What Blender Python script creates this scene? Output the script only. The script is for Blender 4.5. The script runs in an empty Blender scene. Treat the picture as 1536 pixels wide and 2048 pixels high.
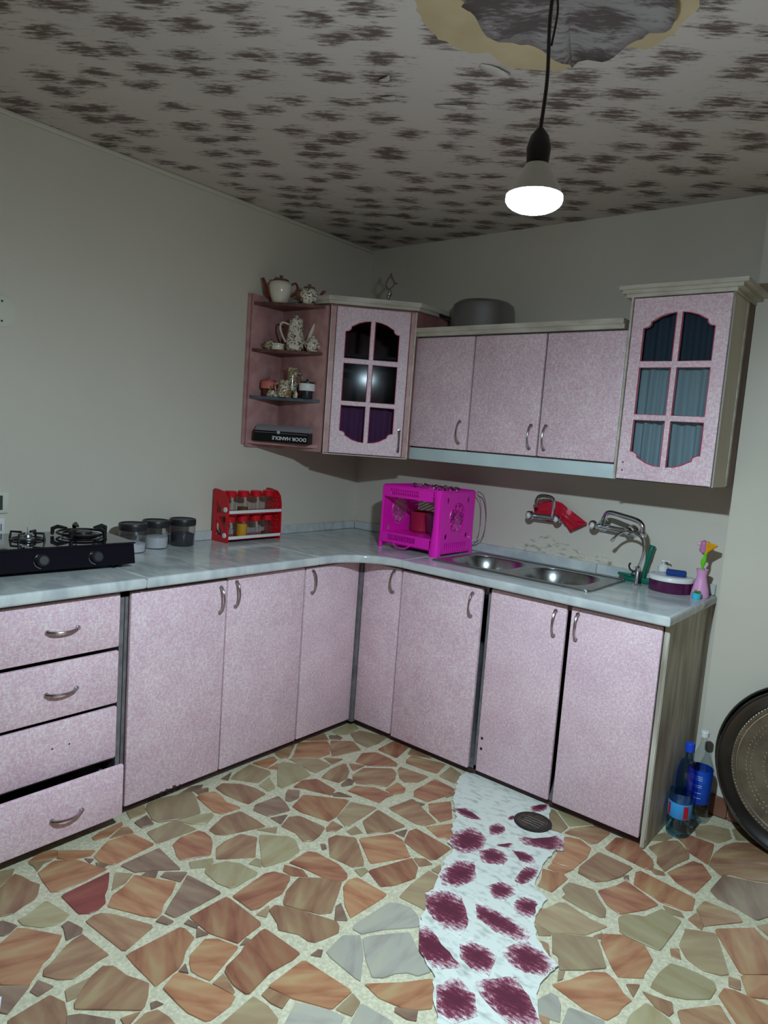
import bpy, bmesh, math, random
from mathutils import Vector, Matrix
PI = math.pi
random.seed(7)
S = bpy.context.scene
COL = S.collection

# ---------------------------------------------------------------- camera
cam_d = bpy.data.cameras.new('camera')
cam = bpy.data.objects.new('camera', cam_d); COL.objects.link(cam)
cr = Vector((0.76775202, 0.63662383, 0.07257358)); cu = Vector((-0.12461846, 0.03725749, 0.99150498)); cf = Vector((-0.62851179, 0.77027396, -0.1079396))
m = Matrix(((cr.x, cu.x, -cf.x), (cr.y, cu.y, -cf.y), (cr.z, cu.z, -cf.z))).to_4x4()
m.translation = Vector((2.66215, -2.99842, 1.38680))
cam.matrix_world = m
cam_d.sensor_fit = 'VERTICAL'; cam_d.sensor_height = 24.0; cam_d.lens = 24.0 * 1405.25 / 2048.0
cam_d.clip_start = 0.02
S.camera = cam
# ---------------------------------------------------------------- world, light, exposure
w = bpy.data.worlds.new('world'); S.world = w; w.use_nodes = True
w.node_tree.nodes['Background'].inputs[0].default_value = (0.75, 0.8, 0.9, 1)
w.node_tree.nodes['Background'].inputs[1].default_value = 0.3
BULB = (2.028, -1.873, 1.811)
BULB_POWER = 2050.0
BULB_COL = (0.68, 0.885, 1.0)
S.view_settings.view_transform = 'Standard'
S.view_settings.look = 'None'
S.view_settings.gamma = 1.0
S.view_settings.exposure = 0.0
S.view_settings.use_curve_mapping = False

# ---------------------------------------------------------------- helpers
def rgb(r, g, b):
    f = lambda c: (c / 255 / 12.92) if c / 255 <= 0.04045 else ((c / 255 + 0.055) / 1.055) ** 2.4
    return (f(r), f(g), f(b), 1)

def mat(name, c, rough=0.5, metal=0.0, c2=None, scale=30, detail=4, lo=0.35, hi=0.65, stretch=None, bump=0.0, bscale=None,
        trans=0.0, coat=0.0, ior=1.45, alpha=1.0, space='Object', distort=0.0):
    mt = bpy.data.materials.new(name); mt.use_nodes = True
    nt = mt.node_tree; N = nt.nodes; L = nt.links
    b = N['Principled BSDF']
    b.inputs['Base Color'].default_value = c; b.inputs['Roughness'].default_value = rough; b.inputs['Metallic'].default_value = metal
    b.inputs['IOR'].default_value = ior; b.inputs['Transmission Weight'].default_value = trans
    b.inputs['Coat Weight'].default_value = coat; b.inputs['Alpha'].default_value = alpha
    if c2 is not None or bump:
        tc = N.new('ShaderNodeTexCoord'); mp = N.new('ShaderNodeMapping'); L.new(tc.outputs[space], mp.inputs[0])
        if stretch: mp.inputs['Scale'].default_value = stretch
        nz = N.new('ShaderNodeTexNoise'); nz.inputs['Scale'].default_value = scale; nz.inputs['Detail'].default_value = detail
        nz.inputs['Distortion'].default_value = distort
        L.new(mp.outputs[0], nz.inputs['Vector'])
        if c2 is not None:
            cr_ = N.new('ShaderNodeValToRGB'); cr_.color_ramp.elements[0].position = lo; cr_.color_ramp.elements[1].position = hi
            cr_.color_ramp.elements[0].color = c; cr_.color_ramp.elements[1].color = c2
            L.new(nz.outputs['Fac'], cr_.inputs[0]); L.new(cr_.outputs[0], b.inputs['Base Color'])
        if bump:
            n2 = nz
            if bscale:
                n2 = N.new('ShaderNodeTexNoise'); n2.inputs['Scale'].default_value = bscale; n2.inputs['Detail'].default_value = 5
                L.new(mp.outputs[0], n2.inputs['Vector'])
            bp = N.new('ShaderNodeBump'); bp.inputs['Strength'].default_value = bump; bp.inputs['Distance'].default_value = 0.01
            L.new(n2.outputs['Fac'], bp.inputs['Height']); L.new(bp.outputs[0], b.inputs['Normal'])
    return mt

def thin_glass(name, tint, gloss=0.12, rough=0.05):
    mt = bpy.data.materials.new(name); mt.use_nodes = True
    nt = mt.node_tree; N = nt.nodes; L = nt.links; N.remove(N['Principled BSDF'])
    t = N.new('ShaderNodeBsdfTransparent'); t.inputs[0].default_value = tint
    g = N.new('ShaderNodeBsdfGlossy'); g.inputs['Roughness'].default_value = rough
    f = N.new('ShaderNodeLayerWeight'); pw = N.new('ShaderNodeMath'); pw.operation = 'POWER'; pw.inputs[1].default_value = 4.0
    L.new(f.outputs['Facing'], pw.inputs[0])
    a = N.new('ShaderNodeMath'); a.operation = 'MULTIPLY_ADD'; a.inputs[1].default_value = 0.45; a.inputs[2].default_value = gloss
    L.new(pw.outputs[0], a.inputs[0])
    mx = N.new('ShaderNodeMixShader'); L.new(a.outputs[0], mx.inputs[0]); L.new(t.outputs[0], mx.inputs[1]); L.new(g.outputs[0], mx.inputs[2])
    L.new(mx.outputs[0], N['Material Output'].inputs[0])
    return mt

def root_loc(o):
    v = Vector((0, 0, 0))
    while o is not None:
        v += o.location; o = o.parent
    return v

def ob(name, bm, m, parent=None, W=False, sharp=38, T=None):
    """link a bmesh (or mesh) as ONE object; W: coordinates are world ones"""
    if isinstance(bm, bmesh.types.BMesh):
        me = bpy.data.meshes.new(name); bmesh.ops.recalc_face_normals(bm, faces=bm.faces); bm.to_mesh(me); bm.free()
    else:
        me = bm; me.name = name
    if T is not None: me.transform(T)
    if W and parent is not None: me.transform(Matrix.Translation(-root_loc(parent)))
    me.materials.clear(); me.materials.append(m)
    if len(me.polygons):
        me.shade_smooth(); me.set_sharp_from_angle(angle=math.radians(sharp))
    o = bpy.data.objects.new(name, me); COL.objects.link(o)
    if parent is not None: o.parent = parent
    return o

def thing(name, label, cat, loc=(0, 0, 0), rz=0, group=None):
    o = bpy.data.objects.new(name, None); COL.objects.link(o); o.empty_display_size = 0.05
    o.location = loc; o.rotation_euler = (0, 0, rz); o['label'] = label; o['category'] = cat
    if group: o['group'] = group
    return o
def tag(o, label, cat, group=None):
    o['label'] = label; o['category'] = cat
    if group: o['group'] = group
    return o
def struct(name, bm, m, parent=None, W=False, sharp=38):
    o = ob(name, bm, m, parent, W, sharp)
    if parent is None: o['kind'] = 'structure'
    return o
def share(name, src, parent, T=None, label=None):
    """a piece that shares the mesh data of src"""
    o = bpy.data.objects.new(name, src.data); COL.objects.link(o); o.parent = parent
    if T is not None: o.matrix_local = T
    if label: o['label'] = label
    return o

def BM(): return bmesh.new()
def box(bm, x0, y0, z0, x1, y1, z1, bev=0.0, seg=2):
    r = bmesh.ops.create_cube(bm, size=1)
    vs = r['verts']
    for v in vs:
        v.co = Vector(((x0 + x1) / 2 + v.co.x * (x1 - x0), (y0 + y1) / 2 + v.co.y * (y1 - y0), (z0 + z1) / 2 + v.co.z * (z1 - z0)))
    if bev:
        es = list({e for v in vs for e in v.link_edges})
        bmesh.ops.bevel(bm, geom=es, offset=bev, segments=seg, affect='EDGES', profile=0.5)
    return bm
def tube(bm, pts, r, n=8, closed=False, flat=1.0):
    pts = [Vector(p) for p in pts]; k = len(pts)
    rs = r if isinstance(r, (list, tuple)) else [r] * k
    rings = []; up = None
    for i, p in enumerate(pts):
        if closed: d = pts[(i + 1) % k] - pts[i - 1]
        else: d = pts[min(i + 1, k - 1)] - pts[max(i - 1, 0)]
        d.normalize()
        if up is None:
            up = Vector((0, 0, 1)) if abs(d.z) < 0.9 else Vector((1, 0, 0))
        a = d.cross(up).normalized(); up = a.cross(d).normalized()
        rings.append([bm.verts.new(p + rs[i] * (math.cos(2 * PI * j / n) * a + flat * math.sin(2 * PI * j / n) * up)) for j in range(n)])
    for i in range(k if closed else k - 1):
        A = rings[i]; Bq = rings[(i + 1) % k]
        for j in range(n): bm.faces.new((A[j], A[(j + 1) % n], Bq[(j + 1) % n], Bq[j]))
    if not closed:
        bm.faces.new(rings[0]); bm.faces.new(list(reversed(rings[-1])))
    return bm
def spline(pts, n=6):
    """Catmull-Rom through the points"""
    P = [Vector(p) for p in pts]; out = []
    for i in range(len(P) - 1):
        a = P[max(i - 1, 0)]; b = P[i]; c = P[i + 1]; d = P[min(i + 2, len(P) - 1)]
        for j in range(n):
            t = j / n
            out.append(0.5 * ((2 * b) + (c - a) * t + (2 * a - 5 * b + 4 * c - d) * t * t + (3 * b - a - 3 * c + d) * t ** 3))
    out.append(P[-1]); return out
def lathe(bm, prof, c=(0, 0, 0), n=24, M=None, sx=1.0, sy=1.0):
    rings = []
    for r, z in prof:
        if r < 1e-5: vs = [bm.verts.new(Vector((0, 0, z)))]
        else: vs = [bm.verts.new(Vector((sx * r * math.cos(2 * PI * j / n), sy * r * math.sin(2 * PI * j / n), z))) for j in range(n)]
        rings.append(vs)
    for A, Bq in zip(rings, rings[1:]):
        if len(A) == 1 and len(Bq) == 1: continue
        for j in range(n):
            k = (j + 1) % n
            if len(A) == 1: bm.faces.new((A[0], Bq[j], Bq[k]))
            elif len(Bq) == 1: bm.faces.new((A[j], A[k], Bq[0]))
            else: bm.faces.new((A[j], A[k], Bq[k], Bq[j]))
    T = Matrix.Translation(Vector(c)) @ (M if M is not None else Matrix.Identity(4))
    for vs in rings:
        for v in vs: v.co = T @ v.co
    return bm
def prism(bm, poly, z0, z1, bev=0.0):
    bot = [bm.verts.new((x, y, z0)) for x, y in poly]; n = len(poly)
    if bev:
        cx = sum(p[0] for p in poly) / n; cy = sum(p[1] for p in poly) / n
        mid = [bm.verts.new((x, y, z1 - bev)) for x, y in poly]
        top = []
        for x, y in poly:
            d = math.hypot(x - cx, y - cy) or 1
            top.append(bm.verts.new((x + (cx - x) / d * bev, y + (cy - y) / d * bev, z1)))
        rs = [bot, mid, top]
    else:
        top = [bm.verts.new((x, y, z1)) for x, y in poly]; rs = [bot, top]
    for A, Bq in zip(rs, rs[1:]):
        for i in range(n): bm.faces.new((A[i], A[(i + 1) % n], Bq[(i + 1) % n], Bq[i]))
    bm.faces.new(list(reversed(bot))); bm.faces.new(top)
    return bm
def plate(outline, holes, t, bev=0.0, bres=2):
    """flat plate with holes, lying in XY, centred on z=0"""
    cu_ = bpy.data.curves.new('plate', 'CURVE'); cu_.dimensions = '2D'; cu_.fill_mode = 'BOTH'
    cu_.extrude = max(t / 2 - bev, 0); cu_.bevel_depth = bev; cu_.bevel_resolution = bres; cu_.offset = -bev
    for poly in [outline] + list(holes):
        s = cu_.splines.new('POLY'); s.points.add(len(poly) - 1); s.use_cyclic_u = True
        for p, (x, y) in zip(s.points, poly): p.co = (x, y, 0, 1)
    o = bpy.data.objects.new('plate', cu_); COL.objects.link(o)
    bpy.context.view_layer.update()
    dg = bpy.context.evaluated_depsgraph_get()
    me = bpy.data.meshes.new_from_object(o.evaluated_get(dg))
    bpy.data.objects.remove(o); bpy.data.curves.remove(cu_)
    return me
def text_mesh(body, size, depth, T, align='CENTER', sx=1.0):
    cu_ = bpy.data.curves.new('text', 'FONT'); cu_.body = body; cu_.size = size; cu_.extrude = depth; cu_.align_x = align; cu_.align_y = 'CENTER'
    cu_.offset = size * 0.02
    o = bpy.data.objects.new('text', cu_); COL.objects.link(o); bpy.context.view_layer.update()
    me = bpy.data.meshes.new_from_object(o.evaluated_get(bpy.context.evaluated_depsgraph_get()))
    bpy.data.objects.remove(o); bpy.data.curves.remove(cu_)
    me.transform(T @ Matrix.Diagonal((sx, 1, 1, 1)))
    return me
def circ(cx, cy, r, n=24, a0=0.0, a1=2 * PI, ry=None):
    full = abs(a1 - a0 - 2 * PI) < 1e-6
    return [(cx + r * math.cos(a0 + (a1 - a0) * i / (n if full else n - 1)), cy + (ry or r) * math.sin(a0 + (a1 - a0) * i / (n if full else n - 1))) for i in range(n)]
def rrect(x0, y0, x1, y1, r, n=5):
    o = []
    for cx, cy, a in ((x1 - r, y1 - r, 0), (x0 + r, y1 - r, PI / 2), (x0 + r, y0 + r, PI), (x1 - r, y0 + r, 1.5 * PI)):
        o += [(cx + r * math.cos(a + PI / 2 * i / n), cy + r * math.sin(a + PI / 2 * i / n)) for i in range(n + 1)]
    return o
def RX(a): return Matrix.Rotation(a, 4, 'X')
def RY(a): return Matrix.Rotation(a, 4, 'Y')
def RZ(a): return Matrix.Rotation(a, 4, 'Z')
def TR(*v): return Matrix.Translation(Vector(v))

# ---------------------------------------------------------------- materials
def laminate():
    mt = bpy.data.materials.new('pink_laminate'); mt.use_nodes = True
    nt = mt.node_tree; N = nt.nodes; L = nt.links; b = N['Principled BSDF']; b.inputs['Roughness'].default_value = 0.42
    tc = N.new('ShaderNodeTexCoord')
    def noise(scale, st, detail=3):
        mp = N.new('ShaderNodeMapping'); mp.inputs['Scale'].default_value = st; L.new(tc.outputs['Object'], mp.inputs[0])
        n = N.new('ShaderNodeTexNoise'); n.inputs['Scale'].default_value = scale; n.inputs['Detail'].default_value = detail; L.new(mp.outputs[0], n.inputs[0]); return n
    a = noise(170, (1, 1, .5), 2); c = noise(170, (.5, .5, 1.1), 2); d = noise(9, (1, 1, 1))
    mx = N.new('ShaderNodeMath'); mx.operation = 'MAXIMUM'; L.new(a.outputs[0], mx.inputs[0]); L.new(c.outputs[0], mx.inputs[1])
    r = N.new('ShaderNodeValToRGB'); e = r.color_ramp.elements
    e[0].position = .44; e[0].color = rgb(217, 178, 190); e[1].position = .76; e[1].color = rgb(241, 229, 227)
    x = e.new(.56); x.color = rgb(226, 197, 206)
    L.new(mx.outputs[0], r.inputs[0])
    r2 = N.new('ShaderNodeValToRGB'); r2.color_ramp.elements[0].position = .35; r2.color_ramp.elements[1].position = .65
    r2.color_ramp.elements[0].color = rgb(246, 242, 245); r2.color_ramp.elements[1].color = (1, 1, 1, 1); L.new(d.outputs[0], r2.inputs[0])
    m_ = N.new('ShaderNodeMix'); m_.data_type = 'RGBA'; m_.blend_type = 'MULTIPLY'; m_.inputs[0].default_value = 1
    L.new(r.outputs[0], m_.inputs[6]); L.new(r2.outputs[0], m_.inputs[7]); L.new(m_.outputs[2], b.inputs['Base Color'])
    return mt
PINK = laminate()
PINK_PLAIN = mat('pink_edge', rgb(196, 150, 148), 0.35, c2=rgb(178, 128, 126), scale=20)
PINK_DARK = mat('pink_board', rgb(176, 122, 118), 0.5, c2=rgb(150, 98, 95), scale=12, stretch=(1, 1, .3))
ROUTED = mat('routed_pink_edge', rgb(190, 60, 90), 0.4)
GREYFRAME = mat('grey_laminate', rgb(120, 116, 118), 0.45, c2=rgb(100, 96, 98), scale=25)
ENDPANEL = mat('weathered_end_panel', rgb(204, 196, 180), 0.55, c2=rgb(140, 130, 114), scale=7, stretch=(6, 3, .5), detail=6, lo=.35, hi=.7, bump=.1)
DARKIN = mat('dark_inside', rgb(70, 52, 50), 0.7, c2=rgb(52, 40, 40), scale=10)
PLINTH = mat('dark_plinth', rgb(72, 42, 46), 0.6, c2=rgb(50, 32, 34), scale=30)
CORNICE = mat('cornice_white', rgb(205, 198, 186), 0.4, c2=rgb(178, 168, 152), scale=9, stretch=(1, 1, 3))
PALESTRIP = mat('pale_panel', rgb(200, 215, 215), 0.4, c2=rgb(188, 202, 204), scale=6)
SHELFWOOD = mat('shelf_board', rgb(120, 78, 68), 0.5, c2=rgb(86, 54, 48), scale=14, stretch=(1, 4, 1))
SHELFBLUE = mat('shelf_board_blue', rgb(92, 100, 112), 0.45, c2=rgb(75, 80, 92), scale=20)
CHROME = mat('chrome', (0.75, 0.77, 0.79, 1), 0.12, 1.0)
HANDLE = mat('brushed_handle', (0.42, 0.38, 0.38, 1), 0.22, 1.0)
STEEL = mat('stainless_steel', (0.42, 0.43, 0.43, 1), 0.28, 1.0, bump=.03, bscale=200, c2=(0.34, 0.35, 0.36, 1), scale=40)
MARBLE = mat('grey_marble', rgb(204, 208, 206), 0.14, c2=rgb(172, 178, 180), scale=5, detail=8, lo=.38, hi=.66, stretch=(1.0, 2.2, 1), distort=1.2)
BLACKGLASS = mat('black_glass', (0.006, 0.006, 0.012, 1), 0.05, coat=.5)
BLACK = mat('black_enamel', (0.012, 0.012, 0.013, 1), 0.35)
BLACKP = mat('black_plastic', (0.018, 0.017, 0.02, 1), 0.4)
WHITEP = mat('white_plastic', rgb(225, 225, 222), 0.35)
CREAMP = mat('cream_plastic', rgb(214, 214, 196), 0.35)
RED = mat('red_plastic', rgb(205, 16, 32), 0.3)
HOTPINK = mat('magenta_plastic', rgb(248, 30, 196), 0.32)
CLEARJAR = thin_glass('clear_plastic', (0.90, 0.91, 0.90, 1), .07, .08)
FROSTJAR = thin_glass('smoky_plastic', (0.80, 0.80, 0.82, 1), .10, .25)
PANE = thin_glass('cabinet_pane', (0.72, 0.77, 0.80, 1), .0025, .10)
CURTAIN = mat('curtain_cloth', rgb(205, 212, 210), 0.9)
CERAMIC = mat('white_ceramic', rgb(222, 212, 196), 0.18, coat=.3)
def pattern(name, base, inks, sc=28, th=.60):
    mt = mat(name, base, .2, coat=.3); nt = mt.node_tree; N = nt.nodes; L = nt.links; b = N['Principled BSDF']
    tc = N.new('ShaderNodeTexCoord'); nz = N.new('ShaderNodeTexNoise'); nz.inputs['Scale'].default_value = sc * 2.4; nz.inputs['Detail'].default_value = 1; nz.inputs['Distortion'].default_value = 1.5
    L.new(tc.outputs['Object'], nz.inputs[0])
    r = N.new('ShaderNodeValToRGB'); r.color_ramp.interpolation = 'CONSTANT'; e = r.color_ramp.elements
    e[0].position = 0; e[0].color = base; e[1].position = th; e[1].color = inks[0]
    for i, k in enumerate(inks[1:]): x = e.new(th + .05 * (i + 1)); x.color = k
    L.new(nz.outputs[0], r.inputs[0]); L.new(r.outputs[0], b.inputs['Base Color']); return mt
FLORAL = pattern('floral_ceramic', rgb(220, 210, 194), [rgb(120, 110, 90), rgb(110, 50, 48)], 26, .56)
GOLDCER = pattern('gilded_ceramic', rgb(205, 196, 178), [rgb(40, 36, 32), rgb(150, 120, 70)], 26, .48)
TEAPOTRED = mat('teapot_red_brown', rgb(120, 44, 40), .3)
STONEC = {'o': ((172, 120, 82), (148, 92, 60), (178, 144, 100)), 'r': ((158, 104, 74), (134, 78, 56), (170, 132, 92)), 'b': ((156, 118, 86), (138, 96, 70), (170, 144, 104)),
          't': ((158, 136, 102), (150, 122, 90), (168, 150, 112)), 'y': ((168, 156, 116), (160, 140, 98), (176, 164, 126)), 'g': ((172, 168, 154), (160, 150, 138), (178, 172, 150)),
          'p': ((134, 106, 86), (114, 86, 70), (148, 124, 98)), 'R': ((138, 62, 52), (122, 54, 46), (146, 76, 60))}
def stone_mat(k):
    a, b_, c = [rgb(*x) for x in STONEC[k]]
    mt = bpy.data.materials.new('flagstone_' + {'o': 'orange', 'r': 'rust', 'b': 'brown', 't': 'tan', 'y': 'ochre', 'g': 'grey', 'p': 'umber', 'R': 'red'}[k]); mt.use_nodes = True
    nt = mt.node_tree; N = nt.nodes; L = nt.links; b = N['Principled BSDF']; b.inputs['Roughness'].default_value = .38
    tc = N.new('ShaderNodeTexCoord'); oi = N.new('ShaderNodeObjectInfo')
    mp = N.new('ShaderNodeVectorRotate'); mp.rotation_type = 'Z_AXIS'; L.new(tc.outputs['Object'], mp.inputs['Vector'])
    ml = N.new('ShaderNodeMath'); ml.operation = 'MULTIPLY'; ml.inputs[1].default_value = 3.1; L.new(oi.outputs['Random'], ml.inputs[0]); L.new(ml.outputs[0], mp.inputs['Angle'])
    st = N.new('ShaderNodeMapping'); st.inputs['Scale'].default_value = (3, 14, 3); L.new(mp.outputs[0], st.inputs[0])
    nz = N.new('ShaderNodeTexNoise'); nz.inputs['Scale'].default_value = 1.5; nz.inputs['Detail'].default_value = 7; nz.inputs['Distortion'].default_value = .6; L.new(st.outputs[0], nz.inputs[0])
    r = N.new('ShaderNodeValToRGB'); e = r.color_ramp.elements; e[0].position = .36; e[0].color = b_; e[1].position = .66; e[1].color = c; x = e.new(.5); x.color = a
    L.new(nz.outputs[0], r.inputs[0])
    hs = N.new('ShaderNodeHueSaturation'); hs.inputs['Saturation'].default_value = .96; vm = N.new('ShaderNodeMapRange'); vm.inputs[3].default_value = .74; vm.inputs[4].default_value = .98
    L.new(oi.outputs['Random'], vm.inputs[0]); L.new(vm.outputs[0], hs.inputs['Value']); L.new(r.outputs[0], hs.inputs['Color']); L.new(hs.outputs[0], b.inputs['Base Color'])
    bp = N.new('ShaderNodeBump'); bp.inputs['Strength'].default_value = .08; bp.inputs['Distance'].default_value = .01; L.new(nz.outputs[0], bp.inputs['Height']); L.new(bp.outputs[0], b.inputs['Normal'])
    return mt
UNSEEN = mat('tan_wall', rgb(140, 122, 104), .7)
STONEM = {k: stone_mat(k) for k in STONEC}
GROUT = mat('terrazzo_grout', rgb(208, 202, 174), .6, c2=rgb(178, 172, 146), scale=120, detail=3, lo=.3, hi=.62, bump=.15, bscale=200)
WHITECEM = mat('white_cement', rgb(208, 211, 202), .6, c2=rgb(140, 146, 138), scale=16, detail=10, lo=.50, hi=.80, stretch=(1.5, 3, 1), bump=.2, bscale=60)
def paint_mat():
    """maroon paint brushed over white cement, thin towards the rim of each stone"""
    mt = bpy.data.materials.new('brushed_maroon_paint'); mt.use_nodes = True
    nt = mt.node_tree; N = nt.nodes; L = nt.links; b = N['Principled BSDF']; b.inputs['Roughness'].default_value = .45
    tc = N.new('ShaderNodeTexCoord')
    vs = N.new('ShaderNodeVectorMath'); vs.operation = 'SUBTRACT'; vs.inputs[1].default_value = (.5, .5, .5); L.new(tc.outputs['Generated'], vs.inputs[0])
    mu = N.new('ShaderNodeVectorMath'); mu.operation = 'MULTIPLY'; mu.inputs[1].default_value = (1, 1, 0); L.new(vs.outputs[0], mu.inputs[0])
    ln = N.new('ShaderNodeVectorMath'); ln.operation = 'LENGTH'; L.new(mu.outputs[0], ln.inputs[0])
    mp = N.new('ShaderNodeMapping'); mp.inputs['Scale'].default_value = (1, 2.6, 1); mp.inputs['Rotation'].default_value = (0, 0, .9); L.new(tc.outputs['Object'], mp.inputs[0])
    nz = N.new('ShaderNodeTexNoise'); nz.inputs['Scale'].default_value = 42; nz.inputs['Detail'].default_value = 10; nz.inputs['Roughness'].default_value = .82; L.new(mp.outputs[0], nz.inputs[0])
    a = N.new('ShaderNodeMath'); a.operation = 'MULTIPLY_ADD'; a.inputs[1].default_value = 2.6; L.new(nz.outputs[0], a.inputs[0])
    l2 = N.new('ShaderNodeMath'); l2.operation = 'MULTIPLY'; l2.inputs[1].default_value = 1.8; L.new(ln.outputs['Value'], l2.inputs[0]); L.new(l2.outputs[0], a.inputs[2])
    r = N.new('ShaderNodeValToRGB'); e = r.color_ramp.elements; e[0].position = .0; e[0].color = rgb(84, 26, 46); e[1].position = 1.0; e[1].color = rgb(216, 219, 211)
    x = e.new(.42); x.color = rgb(112, 44, 64); x = e.new(.60); x.color = rgb(160, 108, 122)
    s = N.new('ShaderNodeMapRange'); s.inputs[1].default_value = 1.60; s.inputs[2].default_value = 2.24; L.new(a.outputs[0], s.inputs[0]); L.new(s.outputs[0], r.inputs[0])
    L.new(r.outputs[0], b.inputs['Base Color']); return mt
MAROON = paint_mat()
def wall_mat(name, c, c2):
    return mat(name, c, .45, c2=c2, scale=1.3, detail=5, lo=.3, hi=.7, bump=.06, bscale=40)
WALL = wall_mat('cream_gloss_wall', rgb(214, 206, 191), rgb(206, 198, 184))
WALLB = wall_mat('cream_back_wall', rgb(212, 203, 190), rgb(204, 194, 180))
def ceil_mat(name, base, base2, ink, cover=.45):
    mt = bpy.data.materials.new(name); mt.use_nodes = True
    nt = mt.node_tree; N = nt.nodes; L = nt.links; b = N['Principled BSDF']; b.inputs['Roughness'].default_value = .8
    tc = N.new('ShaderNodeTexCoord')
    def mapping(sc, rot=0, src=None):
        mp = N.new('ShaderNodeMapping'); mp.inputs['Scale'].default_value = sc; mp.inputs['Rotation'].default_value = (0, 0, rot); L.new(src or tc.outputs['Object'], mp.inputs[0]); return mp
    def rot(src):
        r_ = N.new('ShaderNodeVectorRotate'); r_.rotation_type = 'Z_AXIS'; r_.inputs['Angle'].default_value = -.62; L.new(src, r_.inputs['Vector']); return r_.outputs[0]
    wv = N.new('ShaderNodeTexNoise'); wv.inputs['Scale'].default_value = 9; L.new(tc.outputs['Object'], wv.inputs[0])
    ad = N.new('ShaderNodeVectorMath'); ad.operation = 'MULTIPLY_ADD'; ad.inputs[1].default_value = (.05, .05, 0); L.new(wv.outputs['Color'], ad.inputs[0]); L.new(tc.outputs['Object'], ad.inputs[2])
    v = N.new('ShaderNodeTexVoronoi'); v.voronoi_dimensions = '2D'; v.inputs['Scale'].default_value = 1.0; v.inputs['Randomness'].default_value = .75
    L.new(mapping((5.4, 9.0, 1), 0, rot(ad.outputs[0])).outputs[0], v.inputs['Vector'])
    st = N.new('ShaderNodeTexNoise'); st.inputs['Scale'].default_value = 34; st.inputs['Detail'].default_value = 6; st.inputs['Roughness'].default_value = .7
    L.new(mapping((.55, 2.6, 1), 0, rot(tc.outputs['Object'])).outputs[0], st.inputs[0])
    big = N.new('ShaderNodeTexNoise'); big.inputs['Scale'].default_value = 2.2; big.inputs['Detail'].default_value = 3; L.new(tc.outputs['Object'], big.inputs[0])
    # ink where the dab distance is small, broken up by the streaks
    s1 = N.new('ShaderNodeMapRange'); s1.inputs[1].default_value = .56; s1.inputs[2].default_value = .12; L.new(v.outputs['Distance'], s1.inputs[0])
    s2 = N.new('ShaderNodeMath'); s2.operation = 'MULTIPLY_ADD'; s2.inputs[1].default_value = 3.6; s2.inputs[2].default_value = -1.8 + cover - .45; L.new(st.outputs[0], s2.inputs[0])
    s3 = N.new('ShaderNodeMath'); s3.operation = 'ADD'; L.new(s1.outputs[0], s3.inputs[0]); L.new(s2.outputs[0], s3.inputs[1])
    s4 = N.new('ShaderNodeMath'); s4.operation = 'MULTIPLY_ADD'; s4.inputs[1].default_value = .8; s4.inputs[2].default_value = -.4; L.new(big.outputs[0], s4.inputs[0])
    s5 = N.new('ShaderNodeMath'); s5.operation = 'ADD'; L.new(s3.outputs[0], s5.inputs[0]); L.new(s4.outputs[0], s5.inputs[1])
    s6 = N.new('ShaderNodeMapRange'); s6.inputs[1].default_value = .40; s6.inputs[2].default_value = 1.0; L.new(s5.outputs[0], s6.inputs[0])
    bb = N.new('ShaderNodeMix'); bb.data_type = 'RGBA'; L.new(big.outputs[0], bb.inputs[0]); bb.inputs[6].default_value = base; bb.inputs[7].default_value = base2
    mx = N.new('ShaderNodeMix'); mx.data_type = 'RGBA'; L.new(s6.outputs[0], mx.inputs[0]); L.new(bb.outputs[2], mx.inputs[6]); mx.inputs[7].default_value = ink
    L.new(mx.outputs[2], b.inputs['Base Color']); return mt
CEIL = ceil_mat('sponge_dabbed_ceiling', rgb(208, 196, 190), rgb(190, 180, 172), rgb(104, 88, 82))
FLAP = ceil_mat('sagging_paint_sheet', rgb(160, 152, 152), rgb(140, 132, 130), rgb(92, 80, 80), .8)
PLASTER = mat('bare_plaster', rgb(206, 186, 150), .85, c2=rgb(186, 164, 128), scale=5, bump=.1)
LILAC = mat('lilac_plastic', rgb(226, 160, 206), .35)
GREEN = mat('green_plastic', rgb(14, 104, 84), .3)
LIME = mat('lime_plastic', rgb(110, 205, 40), .35)
YELLOW = mat('yellow_bristle', rgb(232, 168, 20), .5)
BLUES = mat('blue_sponge', rgb(20, 60, 130), .85, bump=.3, bscale=300)
PURPLE = mat('purple_translucent', rgb(78, 24, 66), .15, coat=.4)
CYAN = mat('turquoise_plastic', rgb(70, 190, 220), .35)
MOSS = mat('moss', rgb(90, 130, 40), .9)
REDCLOTH = mat('red_rubber', rgb(190, 22, 50), .35)
TRAY = mat('dark_tray_metal', (0.38, 0.34, 0.28, 1), .34, 1.0, c2=(0.20, 0.17, 0.14, 1), scale=9, bump=.1, bscale=60)
TRAYRIM = mat('tray_rim_metal', (0.13, 0.13, 0.14, 1), .22, 1.0)
BEADS = mat('bead_metal', (0.75, 0.70, 0.62, 1), .25, 1.0)
CANWHITE = mat('salt', rgb(225, 225, 225), .9)
CANDARK = mat('dark_grain', rgb(50, 46, 54), .9)
SPICE = mat('turmeric', rgb(225, 165, 25), .8)
ALUM = mat('dull_aluminium', (0.30, 0.31, 0.33, 1), .35, 1.0)
BOTTLEBLUE = thin_glass('blue_bottle', (0.30, 0.58, 0.90, 1), .10, .1)
BOTTLECLEAR = thin_glass('clear_bottle', (0.88, 0.92, 0.94, 1), .08, .08)
BOTTLEAQUA = thin_glass('aqua_bottle', (0.62, 0.82, 0.88, 1), .10, .08)
LABELBLUE = mat('blue_label', rgb(18, 60, 170), .4, c2=rgb(30, 90, 200), scale=20)
LABELMIX = mat('printed_label', rgb(60, 150, 215), .4)
LABELRED = mat('red_print', rgb(190, 30, 50), .4)
CAPBLUE = mat('blue_cap', rgb(24, 70, 200), .35)
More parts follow.
